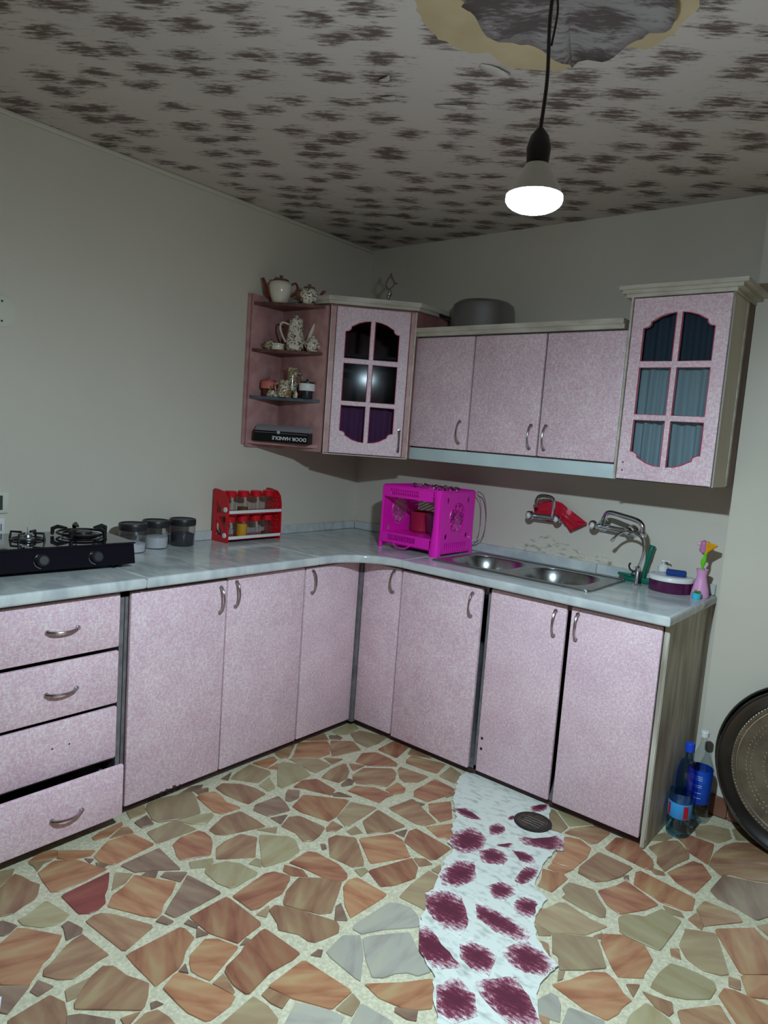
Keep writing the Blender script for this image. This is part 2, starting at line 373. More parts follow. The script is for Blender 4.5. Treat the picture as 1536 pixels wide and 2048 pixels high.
DRAIN = mat('rusty_drain', rgb(74, 58, 46), .6, c2=rgb(44, 34, 30), scale=60, bump=.4)
SKIRT = mat('stone_skirting', rgb(140, 92, 70), .5, c2=rgb(112, 72, 58), scale=8)
BROWNSTRIP = mat('brown_wood_strip', rgb(120, 92, 80), .6, c2=rgb(90, 66, 58), scale=12, stretch=(1, 1, .2))

# ---- outlines of the flagstones (mm, floor coordinates)
STONES = '''b 654 -2175 636 -2146 617 -2118 643 -2108 686 -2100 713 -2089 749 -2111 766 -2127 773 -2160 785 -2194 774 -2223
t 575 -2143 590 -2108 621 -2131 642 -2170
t 594 -2067 624 -2009 623 -2037 647 -2064 618 -2061
o 657 -2066 635 -2015 636 -2003 675 -1956 722 -1938 779 -1913 786 -1992 780 -2064 767 -2080 703 -2074
o 586 -2066 619 -1997 587 -1975 576 -1987 562 -2017
o 590 -1973 627 -1994 657 -1972 682 -1917 667 -1892
p 684 -1935 705 -1918 716 -1935
p 729 -1922 760 -1899 764 -1914 751 -1928
R 804 -2068 799 -1916 834 -1938 865 -1959 885 -1980 917 -1994 931 -2023 929 -2047 910 -2069
t 814 -1905 854 -1872 876 -1909 879 -1944 882 -1954
p 881 -1858 874 -1833 893 -1809 916 -1831
p 924 -1818 915 -1796 960 -1749 986 -1791
o 939 -1998 903 -1962 895 -1928 865 -1870 979 -1802 1010 -1836 1035 -1881 1066 -1909 1073 -1928 1041 -1949 1002 -1966 954 -1991
p 1073 -1900 1048 -1864 1012 -1808 974 -1757 1113 -1735 1112 -1811 1108 -1891
y 821 -2195 820 -2173 797 -2107 895 -2090 905 -2106 908 -2132 892 -2164 851 -2194
p 795 -2232 799 -2225 841 -2207 853 -2230 856 -2245 848 -2253
o 882 -2267 854 -2212 871 -2196 961 -2143 984 -2165 1010 -2198 1021 -2221 1041 -2241 1059 -2265 1069 -2274 1017 -2321
p 926 -2125 921 -2104 973 -2092 986 -2101 984 -2141 941 -2125
b 1063 -2237 1044 -2226 1037 -2205 1007 -2155 998 -2130 994 -2103 1109 -2092 1109 -2117 1118 -2177 1121 -2192 1099 -2217
b 954 -2071 947 -2045 952 -2025 979 -2005 1096 -1951 1127 -2059
p 1087 -1937 1078 -1913 1119 -1904 1118 -1923
o 1142 -2060 1152 -1905 1166 -1898 1212 -1901 1236 -1946 1262 -1972 1274 -1992 1285 -2065 1239 -2063 1190 -2063
p 1284 -1997 1275 -1972 1306 -1985
p 1023 -2323 1071 -2275 1117 -2344 1101 -2354
p 1089 -2280 1068 -2253 1112 -2236 1115 -2274
b 1137 -2350 1133 -2254 1176 -2241 1211 -2252 1237 -2268 1256 -2283 1171 -2366
t 1144 -2221 1148 -2162 1172 -2188 1181 -2215 1178 -2234
b 1213 -2232 1195 -2223 1169 -2190 1150 -2163 1137 -2122 1156 -2103 1208 -2097 1236 -2084 1265 -2073 1296 -2094 1318 -2116 1323 -2129
p 1322 -2101 1326 -2089 1344 -2083 1338 -2109
p 1219 -2255 1236 -2231 1306 -2185 1336 -2206 1263 -2276
b 1313 -2173 1327 -2133 1338 -2165 1334 -2176
b 1363 -2180 1348 -2164 1340 -2126 1351 -2102 1388 -2095 1446 -2099
o 1305 -2056 1287 -2015 1288 -2000 1386 -1965 1448 -1950 1461 -1976 1462 -2033 1455 -2043 1407 -2056 1367 -2057
b 1377 -1962 1370 -1925 1389 -1927 1435 -1940 1437 -1949
o 1279 -1961 1258 -1944 1237 -1884 1261 -1859 1323 -1839 1364 -1961 1325 -1972 1304 -1974
p 1321 -1831 1311 -1803 1325 -1799 1328 -1817
p 1148 -1887 1143 -1870 1178 -1864 1184 -1876
p 1185 -1872 1227 -1866 1215 -1895
r 1136 -1861 1136 -1806 1138 -1737 1156 -1733 1287 -1735 1299 -1742 1303 -1790 1310 -1831 1224 -1861
y 1001 -1711 978 -1687 1000 -1631 1039 -1605 1112 -1596 1119 -1608 1117 -1647 1120 -1684 1111 -1702 1069 -1714
y 924 -1715 957 -1650 974 -1662 979 -1691 954 -1727
y 1059 -1584 1052 -1551 1073 -1544 1098 -1568
t 1259 -1721 1255 -1673 1267 -1681 1286 -1709
r 1149 -1720 1143 -1674 1134 -1583 1146 -1556 1195 -1535 1209 -1548 1240 -1609 1237 -1647 1243 -1697 1234 -1719
r 1162 -1531 1143 -1507 1201 -1485 1236 -1496 1198 -1527
r 1145 -1489 1142 -1416 1145 -1402 1169 -1388 1263 -1382 1313 -1398 1326 -1413 1326 -1436 1283 -1462 1202 -1474
b 1271 -1629 1242 -1589 1221 -1521 1274 -1471 1330 -1441 1362 -1493 1389 -1541 1403 -1563 1383 -1591 1335 -1613 1283 -1637
o 1350 -1453 1338 -1419 1349 -1389 1463 -1385 1467 -1403 1458 -1539 1410 -1512
p 1431 -1578 1395 -1535 1396 -1514 1459 -1554
b 1271 -1685 1266 -1658 1309 -1630 1440 -1580 1458 -1589 1474 -1610 1461 -1659 1453 -1682 1437 -1691 1401 -1691 1351 -1719 1329 -1704
r 1345 -1847 1332 -1823 1320 -1758 1322 -1745 1335 -1743 1456 -1740 1459 -1770 1449 -1837 1466 -1918 1458 -1926 1417 -1929 1368 -1917 1357 -1903
p 1481 -1722 1481 -1695 1491 -1688 1504 -1708
o 1482 -1873 1481 -1748 1642 -1736 1643 -1812 1551 -1855
b 1492 -1901 1487 -1877 1545 -1860 1556 -1894 1526 -1901
t 1504 -2043 1490 -2024 1480 -1919 1526 -1913 1572 -1921 1596 -1954
g 1608 -1941 1597 -1922 1569 -1859 1588 -1846 1644 -1818 1679 -1809 1699 -1853
t 1652 -1803 1648 -1740 1679 -1748 1692 -1791 1670 -1799
g 1717 -1836 1684 -1749 1770 -1738 1804 -1751
g 1494 -1568 1486 -1553 1496 -1412 1519 -1392 1555 -1381 1590 -1394 1622 -1424 1609 -1444 1556 -1509 1526 -1565
g 1504 -1685 1494 -1626 1493 -1609 1526 -1576 1552 -1597 1579 -1624 1635 -1696 1621 -1698 1531 -1691
g 1541 -1579 1548 -1557 1617 -1467 1672 -1504 1714 -1530 1745 -1544 1729 -1579 1702 -1589 1684 -1610 1670 -1646 1649 -1664 1598 -1631
o 1650 -1696 1719 -1622 1760 -1564 1771 -1562 1796 -1597 1817 -1638 1794 -1666 1762 -1687 1705 -1704
p 1753 -1699 1797 -1669 1812 -1695 1793 -1706 1760 -1710
r 1350 -1336 1407 -1181 1451 -1207 1477 -1258 1455 -1331 1428 -1368
b 1412 -1176 1440 -1152 1474 -1158 1451 -1196
t 1500 -1365 1490 -1295 1487 -1194 1535 -1197 1557 -1231 1543 -1272 1598 -1357 1562 -1357
t 1491 -1185 1495 -1140 1531 -1183
y 1317 -1365 1333 -1334 1350 -1340 1353 -1375
o 695 -1909 664 -1864 649 -1838 661 -1759 765 -1739 773 -1885 763 -1897 731 -1910
b 636 -1824 607 -1765 623 -1748 657 -1751
o 594 -1863 583 -1830 574 -1746 595 -1754 622 -1823 614 -1864
t 527 -1699 530 -1631 577 -1658 577 -1714
p 608 -1717 596 -1662 658 -1675 652 -1717
t 556 -1642 531 -1617 531 -1563 569 -1459 598 -1462 708 -1518 691 -1598 659 -1656 630 -1663 595 -1651
p 563 -1443 583 -1392 607 -1410 600 -1446
p 559 -1313 544 -1250 586 -1299
p 549 -1502 532 -1433 550 -1392 571 -1420
o 611 -1463 602 -1430 623 -1392 663 -1392 713 -1407 777 -1391 764 -1469 732 -1479
b 603 -1371 591 -1331 642 -1283 703 -1262 763 -1261 775 -1353 755 -1361 665 -1375
y 698 -1603 710 -1547 736 -1488 753 -1495 778 -1541 745 -1583
t 688 -1719 689 -1613 701 -1605 784 -1589 767 -1730
r 808 -1697 790 -1656 797 -1592 818 -1581 858 -1584 886 -1599 936 -1642 894 -1726 868 -1723 827 -1703
b 817 -1559 784 -1473 798 -1408 872 -1404 932 -1407 878 -1540 854 -1560
p 823 -1368 800 -1340 811 -1238 859 -1249 912 -1272 888 -1356
b 968 -1643 920 -1606 909 -1564 911 -1500 964 -1472 996 -1505 1045 -1548
y 957 -1457 1035 -1391 1065 -1389 1118 -1420 1128 -1482 1107 -1558 1094 -1558
t 926 -1443 963 -1380 987 -1408
p 793 -1875 795 -1743 819 -1744 936 -1755 879 -1819 852 -1861
t 584 -1285 563 -1245 541 -1153 636 -1131 656 -1142 678 -1228
o 539 -1138 551 -1035 585 -1043 608 -1121
o 616 -1120 610 -1058 645 -1097
y 699 -1236 677 -1167 755 -1205 755 -1241
y 749 -1186 619 -1071 617 -1039 684 -999 774 -1033 773 -1182
b 528 -1007 522 -879 596 -994 586 -1015
p 815 -1202 798 -1177 832 -1147 868 -1188 869 -1229 849 -1237
p 904 -1358 929 -1300 957 -1357
y 537 -658 531 -506 598 -543 610 -629 583 -671
p 564 -703 588 -676 616 -675 624 -697 588 -728
t 613 -614 622 -560 749 -512 765 -587 760 -663 685 -658
r 804 -643 800 -517 882 -515 913 -644
b 898 -517 1023 -529 926 -582
b 953 -626 946 -579 1094 -532 1116 -630 1069 -640 972 -650
t 1137 -640 1124 -535 1191 -556 1216 -642
b 520 -826 533 -706 594 -742 552 -800
o 596 -954 524 -862 599 -756 646 -783 691 -838 685 -900 611 -983
b 606 -738 677 -667 758 -705 717 -845 666 -800
r 818 -805 783 -724 821 -672 896 -672 949 -685 961 -708 878 -791
t 613 -999 694 -909 768 -906 772 -1002 754 -1006 668 -999
b 702 -881 764 -829 767 -897
b 545 -1012 532 -893 600 -995 579 -1020
b 817 -1010 796 -943 797 -864 806 -854 858 -891 888 -939 892 -990
b 811 -839 867 -803 865 -874
b 891 -903 879 -825 964 -739 997 -753 1028 -801 1044 -870 977 -920 945 -940 906 -920
p 910 -994 895 -939 924 -932 938 -963 924 -1001
r 799 -1147 783 -1086 814 -1037 921 -1043 938 -1083 873 -1110 832 -1125
b 988 -729 976 -700 1110 -678 1107 -746 1074 -790 1036 -776
r 1141 -817 1142 -676 1246 -687 1247 -762 1225 -844 1166 -850
o 1057 -894 1053 -814 1104 -828 1119 -856 1104 -895
r 963 -1012 959 -963 1015 -917 1104 -903 1095 -941 1103 -989 997 -1005
p 938 -1075 945 -1046 1003 -1034 955 -1079
o 901 -1249 867 -1160 1012 -1059 1057 -1179 1059 -1221 948 -1251
t 1064 -1178 1026 -1066 1121 -1025 1126 -1099 1130 -1195 1124 -1201
b 1084 -1256 1069 -1211 1120 -1211 1121 -1246 1102 -1272
b 970 -1365 945 -1306 967 -1275 1079 -1261 1101 -1309 1107 -1347 1087 -1374 1034 -1357
t 1149 -1222 1149 -1174 1193 -1188 1176 -1224
b 1147 -1133 1133 -1032 1272 -1044 1250 -1121 1208 -1178
b 1154 -989 1174 -869 1335 -939 1319 -988 1288 -1002 1173 -996
p 1193 -878 1229 -867 1227 -897
r 1240 -856 1288 -776 1360 -874 1343 -925 1276 -898
b 1248 -754 1254 -694 1266 -726 1260 -762
o 1327 -992 1384 -900 1421 -934 1431 -995 1393 -1012
r 1331 -1123 1302 -1060 1310 -1028 1466 -1037 1466 -1123 1453 -1142 1401 -1138
p 1272 -1104 1290 -1055 1310 -1100
o 1209 -1223 1271 -1117 1321 -1122 1398 -1178 1331 -1300 1313 -1292
b 1136 -1300 1141 -1266 1198 -1229 1230 -1251 1301 -1305 1320 -1326 1303 -1358 1245 -1364 1211 -1368
p 1142 -1344 1153 -1333 1171 -1346 1167 -1361
t 1615 -599 1593 -531 1611 -533 1693 -604 1692 -660 1666 -701 1647 -643
y 1613 -520 1756 -512 1695 -592
b 1704 -648 1711 -602 1760 -522 1824 -521 1816 -619 1802 -646 1760 -634
o 1713 -719 1720 -671 1763 -649 1814 -673 1826 -735 1821 -826 1752 -852 1743 -789
o 1758 -892 1756 -860 1824 -831 1807 -886
o 1778 -1002 1771 -960 1748 -909 1812 -888 1831 -899 1825 -999
b 1843 -841 1833 -806 1843 -676 1965 -678 1954 -756 1930 -811 1902 -847 1870 -843
r 1850 -635 1853 -540 1878 -521 1928 -518 1944 -541 1995 -577 2009 -604 2015 -641 1995 -649
r 1930 -884 1961 -820 1975 -766 2094 -812 2072 -867 2022 -944 1979 -931
t 1864 -977 1842 -958 1844 -913 1920 -891 1947 -924 1982 -954 1995 -991 1983 -1003 1932 -1005 1861 -999
p 1959 -744 1970 -729 1979 -753 1967 -758
t 1837 -1142 1835 -1106 1850 -1087 1865 -1030 1882 -1019 1967 -1034 2017 -1029 1994 -1085 1983 -1110 1946 -1136 1912 -1168 1856 -1169
t 1858 -1178 1871 -1176 1909 -1174 1912 -1186 1888 -1208
b 1894 -1238 1910 -1223 1926 -1224 1943 -1255 1974 -1283 1966 -1290 1939 -1280 1914 -1259
t 1913 -1172 2004 -1107 2015 -1101 2042 -1137 2080 -1192 2040 -1241 1991 -1290 1967 -1246 1949 -1244
b 2005 -1096 2018 -1067 2025 -1089 2019 -1095
o 2031 -1106 2022 -1067 2063 -1032 2129 -1029 2164 -1070 2164 -1136 2168 -1154 2117 -1199 2093 -1179
y 2028 -965 2035 -934 2084 -903 2110 -826 2133 -834 2171 -840 2170 -913 2166 -1014 2126 -1021 2070 -1026 2053 -1020
t 1992 -1298 2004 -1285 2011 -1315 2005 -1330
o 2001 -1353 2030 -1301 2055 -1239 2087 -1210 2114 -1218 2150 -1248 2173 -1256 2163 -1294 2164 -1321 2151 -1361 2096 -1367
b 2144 -1211 2170 -1187 2173 -1240
g 1998 -1423 2011 -1381 2029 -1380 2046 -1400 2068 -1449 2044 -1458 2020 -1465
g 2080 -1476 2067 -1392 2146 -1370 2161 -1397
b 2022 -1469 2045 -1460 2061 -1494 2039 -1516
y 2198 -1364 2191 -1326 2190 -1303 2199 -1267 2205 -1240 2222 -1237 2265 -1250 2280 -1260 2286 -1278
b 2185 -1205 2214 -1200 2253 -1188 2265 -1217 2261 -1237 2227 -1231
y 2195 -1173 2193 -1146 2195 -1104 2206 -1046 2240 -1035 2275 -1030 2314 -1032 2325 -1053 2322 -1101 2278 -1146 2235 -1170
o 1982 -695 1992 -676 2169 -692 2180 -761 2161 -780 2098 -791 2001 -765
t 2107 -803 2157 -797 2172 -814 2130 -832
b 2185 -814 2195 -765 2226 -809 2229 -834
b 2190 -745 2197 -684 2291 -675 2311 -704 2245 -790 2231 -810
t 2201 -951 2196 -887 2191 -869 2267 -821 2336 -970 2321 -990 2279 -1007 2232 -991
b 2187 -987 2204 -968 2221 -1007 2197 -1010
o 2257 -802 2345 -707 2369 -731 2407 -751 2451 -856 2362 -945
o 2364 -952 2453 -865 2470 -963 2397 -1021
b 2340 -983 2366 -975 2374 -1010 2349 -1016
o 2338 -1074 2342 -1037 2364 -1025 2452 -1016 2490 -1080 2412 -1156
b 2273 -1204 2344 -1111 2351 -1111 2403 -1173 2308 -1265
r 2007 -357 2034 -315 2127 -310 2136 -371 2146 -461 2078 -431 2049 -391
b 1961 -510 1990 -426 2023 -386 2075 -434 2087 -473 2063 -548 2051 -615 2013 -582 2001 -537
r 2060 -613 2103 -481 2133 -474 2177 -531 2164 -641 2161 -665 2100 -648
t 2039 -232 2084 -174 2140 -154 2164 -214 2135 -288 2065 -301
b 2017 -643 2015 -628 2050 -624 2058 -638 2034 -655
p 2195 -609 2204 -488 2291 -451 2371 -399 2396 -542 2343 -660 2283 -643 2223 -636
b 2145 -369 2158 -286 2180 -236 2274 -145 2328 -152 2369 -387 2272 -448 2220 -463 2197 -495 2149 -458
t 2151 -142 2177 -105 2245 -101 2271 -130 2182 -215
t 1948 -461 1950 -413 1970 -364 2002 -376 1988 -419
b 2350 -690 2373 -655 2411 -629 2432 -748
p 1704 -1952 1922 -1945 1939 -1864 1783 -1856
p 2170 -1600 2280 -1541 2290 -1400 2139 -1426
b 1945 -1948 2068 -2028 2138 -1848 1962 -1866
b 2163 -1820 2312 -1751 2281 -1565 2172 -1624
b 2299 -1540 2445 -1610 2458 -1364 2309 -1398
p 2091 -2025 2316 -1962 2310 -1777 2161 -1846
t 2331 -1751 2497 -1806 2447 -1636 2301 -1565
r 1776 -2183 1917 -2202 1922 -1967 1703 -1974
b 1517 -2222 1752 -2185 1679 -1975 1572 -2004
o 1940 -2206 2123 -2228 2067 -2051 1944 -1971
p 2470 -1612 2683 -1565 2698 -1404 2483 -1365
b 2341 -1959 2538 -1940 2501 -1828 2335 -1774
r 2485 -1341 2701 -1380 2679 -1247 2550 -1181
t 2145 -2227 2259 -2173 2314 -1987 2089 -2050
o 1606 -2371 1693 -2403 1754 -2210 1518 -2248
t 2521 -1807 2715 -1764 2684 -1591 2472 -1637
b 2283 -2167 2446 -2133 2535 -1963 2337 -1981
p 1715 -2404 1885 -2427 1916 -2231 1775 -2211
t 2475 -1016 2709 -990 2634 -847 2489 -765
o 2550 -1159 2680 -1225 2713 -1014 2478 -1040
o 1415 -2381 1587 -2371 1499 -2247 1422 -2222
o 1910 -2428 2135 -2406 2124 -2254 1941 -2232
t 2562 -1940 2697 -1936 2718 -1785 2525 -1828
b 2470 -2132 2699 -2157 2694 -1958 2559 -1961
b 2158 -2402 2324 -2338 2262 -2195 2148 -2250
r 2711 -1564 2920 -1562 2913 -1362 2727 -1403
o 2724 -1380 2911 -1340 2858 -1173 2703 -1246
r 2703 -1224 2858 -1151 2902 -1002 2736 -1013
o 2345 -2335 2499 -2421 2445 -2159 2282 -2193
r 1907 -2550 2101 -2627 2133 -2428 1908 -2450
b 2740 -1761 2840 -1750 2918 -1586 2709 -1588
p 1784 -2576 1884 -2548 1885 -2449 1714 -2426
r 2490 -740 2634 -822 2712 -637 2476 -580
r 2717 -1935 2866 -1960 2838 -1773 2738 -1784
r 1602 -2628 1766 -2577 1696 -2427 1609 -2395
b 2734 -990 2900 -979 2830 -799 2659 -847
o 2659 -825 2830 -777 2908 -634 2737 -640
o 2863 -1752 3071 -1783 3108 -1626 2942 -1588
o 1339 -2637 1580 -2629 1587 -2396 1415 -2407
t 1228 -2599 1314 -2638 1390 -2408 1153 -2461
t 2127 -2624 2307 -2540 2325 -2361 2159 -2425
p 2329 -2538 2476 -2536 2501 -2444 2347 -2358
o 2721 -2160 2842 -2178 2866 -1985 2716 -1960
b 2479 -556 2715 -612 2668 -391 2529 -406
b 2880 -1150 3059 -1182 3069 -1037 2924 -1001
o 2522 -2421 2657 -2344 2697 -2184 2468 -2159
p 2931 -1338 3017 -1361 3058 -1203 2879 -1171
b 2942 -1563 3109 -1600 3021 -1386 2935 -1363
p 2888 -1962 3073 -1964 3068 -1806 2860 -1774
r 1933 -2754 2135 -2774 2102 -2648 1908 -2570
r 1760 -2786 1911 -2753 1886 -2569 1786 -2597
t 2681 -2343 2902 -2350 2842 -2202 2721 -2183
b 1345 -2752 1554 -2839 1577 -2654 1336 -2662
o 2496 -2536 2633 -2532 2655 -2367 2521 -2444
p 2922 -980 3067 -1016 3028 -858 2852 -801
p 964 -2608 1203 -2598 1129 -2461 958 -2418
t 1581 -2838 1741 -2791 1767 -2603 1603 -2653
b 3040 -1361 3239 -1333 3272 -1169 3080 -1203
b 2866 -2179 3097 -2144 3074 -1987 2890 -1985
b 2160 -2775 2308 -2787 2307 -2565 2127 -2649
b 837 -2551 942 -2605 936 -2416 801 -2420
t 2853 -775 3029 -833 3085 -569 2931 -632
t 2740 -613 2911 -608 2885 -369 2693 -392
b 2531 -383 2671 -369 2716 -230 2558 -237
t 2656 -2532 2832 -2621 2900 -2374 2678 -2367
p 3081 -1181 3273 -1148 3229 -990 3091 -1037
o 3093 -1787 3230 -1802 3260 -1663 3130 -1630
t 2330 -2784 2508 -2772 2476 -2560 2329 -2562
b 3128 -1603 3259 -1636 3240 -1361 3041 -1389
p 1159 -2832 1321 -2750 1312 -2661 1226 -2622
o 1607 -2940 1683 -3038 1738 -2814 1578 -2861
o 1017 -2777 1139 -2832 1206 -2621 966 -2631
t 1921 -2948 2089 -2945 2135 -2796 1933 -2776
t 3090 -1015 3228 -968 3276 -791 3052 -858
p 3097 -1965 3273 -1953 3230 -1822 3092 -1807
b 655 -2555 819 -2550 782 -2420 640 -2440
r 2927 -2349 3093 -2342 3099 -2167 2868 -2202
t 2692 -368 2884 -346 2879 -261 2738 -230
t 2114 -2948 2344 -3023 2308 -2812 2161 -2799
b 3053 -833 3277 -766 3243 -646 3109 -569
o 2528 -2773 2658 -2825 2634 -2557 2496 -2561
p 2934 -607 3089 -544 3081 -451 2909 -369
r 1703 -3036 1897 -2951 1908 -2779 1758 -2812
o 843 -2779 996 -2774 945 -2628 841 -2573
b 1346 -3018 1584 -2938 1555 -2859 1345 -2772
b 3121 -2142 3237 -2142 3274 -1974 3098 -1986
t 3263 -1331 3410 -1336 3455 -1164 3296 -1167
t 3249 -1801 3395 -1738 3403 -1656 3278 -1663
t 1207 -3004 1322 -3020 1321 -2774 1159 -2856
p 3279 -1637 3404 -1630 3408 -1366 3260 -1361
o 2859 -2623 3072 -2604 3092 -2369 2926 -2377
p 3296 -1147 3455 -1144 3439 -1050 3252 -989
o 3251 -967 3438 -1028 3422 -816 3299 -790
p 3115 -2343 3248 -2422 3236 -2167 3121 -2168
r 2678 -2827 2817 -2738 2830 -2647 2654 -2559
t 3293 -1951 3400 -1957 3396 -1757 3249 -1820
r 2366 -3024 2459 -2984 2508 -2800 2330 -2813
o 2908 -346 3080 -428 3107 -177 2904 -261
b 2478 -2986 2637 -3039 2658 -2854 2527 -2802
p 3256 -2141 3416 -2139 3401 -1979 3293 -1973'''
PATCH = [1203, -534, 1203, -591, 1289, -764, 1370, -860, 1404, -945, 1470, -1009, 1498, -1124, 1546, -1241, 1567, -1305, 1605, -1393, 1655, -1473, 1712, -1521, 1765, -1555, 1797, -1603, 1857, -1667, 1903, -1722, 2074, -1557, 2035, -1494, 1988, -1416, 1978, -1356, 1982, -1304, 1960, -1275, 1893, -1234, 1848, -1163, 1832, -1051, 1769, -1012, 1736, -876, 1732, -756, 1706, -671, 1649, -685, 1602, -561, 1562, -502, 1382, -489, 1264, -493]
BLOTCHES = [[1334, -822, 1367, -787, 1442, -808, 1401, -839], [1449, -1009, 1433, -937, 1462, -883, 1521, -911, 1541, -977, 1507, -1033], [1495, -825, 1501, -782, 1539, -802, 1549, -837, 1523, -864], [1533, -582, 1569, -516, 1581, -570, 1551, -615], [1601, -805, 1647, -779, 1707, -693, 1739, -770, 1698, -802, 1637, -834], [1555, -983, 1584, -932, 1631, -945, 1641, -995, 1592, -1026], [1635, -900, 1679, -875, 1711, -902, 1694, -939], [1533, -1182, 1525, -1105, 1570, -1069, 1616, -1133, 1597, -1198, 1562, -1216], [1716, -1030, 1704, -939, 1737, -934, 1757, -988, 1735, -1047], [1676, -1125, 1697, -1077, 1748, -1087, 1738, -1147, 1710, -1159], [1567, -1305, 1575, -1263, 1639, -1248, 1702, -1310, 1727, -1380, 1665, -1377, 1613, -1355], [1686, -1216, 1729, -1221, 1795, -1216, 1858, -1227, 1860, -1274, 1796, -1289, 1737, -1275], [1769, -1148, 1782, -1086, 1818, -1098, 1843, -1168, 1794, -1171], [1624, -1419, 1668, -1431, 1727, -1454, 1783, -1476, 1745, -1526, 1683, -1499], [1757, -1412, 1763, -1371, 1841, -1380, 1860, -1461, 1787, -1447], [1856, -1352, 1875, -1273, 1922, -1274, 1973, -1287, 1965, -1345, 1913, -1372], [1799, -1580, 1817, -1527, 1872, -1541, 1904, -1585, 1883, -1636, 1848, -1639], [1868, -1488, 1925, -1420, 1969, -1446, 2028, -1494, 1982, -1546, 1890, -1512], [1566, -919, 1610, -857, 1611, -893], [1511, -735, 1514, -694, 1530, -714, 1526, -743]]

# ================================================================ structure
struct('ceiling', box(BM(), -.1, -4.6, 2.392, 4.3, .1, 2.49), CEIL)
struct('wall_left', box(BM(), -.1, -4.6, -.02, 0, .1, 2.392), WALL)
struct('wall_back', box(BM(), 0, 0, -.02, 4.3, .1, 2.392), WALLB)
struct('wall_right', box(BM(), 1.986, -.075, 0.0, 4.2, 0, 2.392), WALL)       # the wall that steps forward beside the cabinets
struct('wall_side', box(BM(), 4.2, -4.6, -.02, 4.3, 0, 2.392), UNSEEN)
struct('wall_front', box(BM(), 0, -4.6, -.02, 4.2, -4.5, 2.392), UNSEEN)
struct('trim_1', box(BM(), 0, -4.5, 2.374, .014, 0, 2.392, .005), WALL)
o = struct('baseboard_right', box(BM(), 1.986, -.0755, 0, 4.2, -.0751, .004), SKIRT)
xs = 1.987
for i, wd in enumerate((.13, .19, .16, .22, .18, .2, .21, .19, .2, .22, .2)):
    ob('tile', box(BM(), xs, -.088, 0, xs + wd - .004, -.0756, .078 + .006 * math.sin(i * 2.1), .002, 1), SKIRT, o); xs += wd

# ---- floor: grout bed and individually laid flagstones
floor = struct('floor', box(BM(), 0, -4.5, -.06, 4.2, 0, -.004), GROUT)
def chaikin(p, k=.055):
    q = []
    n = len(p)
    for i in range(n):
        a = p[i]; b_ = p[(i + 1) % n]
        q.append((a[0] + (b_[0] - a[0]) * k, a[1] + (b_[1] - a[1]) * k)); q.append((b_[0] + (a[0] - b_[0]) * k, b_[1] + (a[1] - b_[1]) * k))
    return q
def area(p): return sum(p[i - 1][0] * p[i][1] - p[i][0] * p[i - 1][1] for i in range(len(p))) / 2
def flag(name, poly, m_, z0, z1, parent, bev=.0012):
    if area(poly) < 0: poly = poly[::-1]
    poly = chaikin(poly)
    gx = sum(p[0] for p in poly) / len(poly); gy = sum(p[1] for p in poly) / len(poly)
    poly = [(x + (x - gx) / max(math.hypot(x - gx, y - gy), .01) * .0022, y + (y - gy) / max(math.hypot(x - gx, y - gy), .01) * .0022) for x, y in poly]
    cx = sum(p[0] for p in poly) / len(poly); cy = sum(p[1] for p in poly) / len(poly)
    bm = prism(BM(), [(x - cx, y - cy) for x, y in poly], z0, z1, bev)
    q = ob(name, bm, m_, parent); q.location = (cx, cy, 0); return q
for ln in STONES.splitlines():
    t = ln.split(); v = [float(a) / 1000 for a in t[1:]]
    poly = [(v[i], v[i + 1]) for i in range(0, len(v), 2)]
    flag('flagstone', poly, STONEM[t[0]], -.012, random.uniform(-.0012, .0004), floor)
PP = [(PATCH[i] / 1000, PATCH[i + 1] / 1000) for i in range(0, len(PATCH), 2)]
if area(PP) < 0: PP = PP[::-1]
# ragged rim of the white cement patch
RP = []
rr = random.Random(3)
for i in range(len(PP)):
    a = Vector(PP[i]); b_ = Vector(PP[(i + 1) % len(PP)]); nrm = Vector((-(b_ - a).y, (b_ - a).x)).normalized()
    k = max(1, int((b_ - a).length / .016))
    for j in range(k): RP.append(tuple(a.lerp(b_, j / k) + nrm * rr.uniform(-.004, .004)))
bm = BM(); me = plate(RP, [], .004)
me.transform(TR(0, 0, .0015)); pt = ob('cement_patch', me, WHITECEM, floor); pt['label'] = 'ragged strip of white cement painted with maroon stones'
for nb_, bl in enumerate(BLOTCHES):
    poly = [(bl[i] / 1000, bl[i + 1] / 1000) for i in range(0, len(bl), 2)]
    if area(poly) < 0: poly = poly[::-1]
    cx = sum(p[0] for p in poly) / len(poly); cy = sum(p[1] for p in poly) / len(poly)
    poly = [(cx + (x - cx) * 1.22, cy + (y - cy) * 1.22) for x, y in poly]
    R2 = []
    for i in range(len(poly)):
        a = Vector(poly[i]); b_ = Vector(poly[(i + 1) % len(poly)])
        for j in range(4): R2.append(tuple(a.lerp(b_, j / 4) + Vector((rr.uniform(-.003, .003), rr.uniform(-.003, .003)))))
    bm = prism(BM(), [(x - cx, y - cy) for x, y in R2], .002, .0044 + .00006 * nb_, .0010); q = ob('painted_stone', bm, MAROON, pt); q.location = (cx, cy, 0)

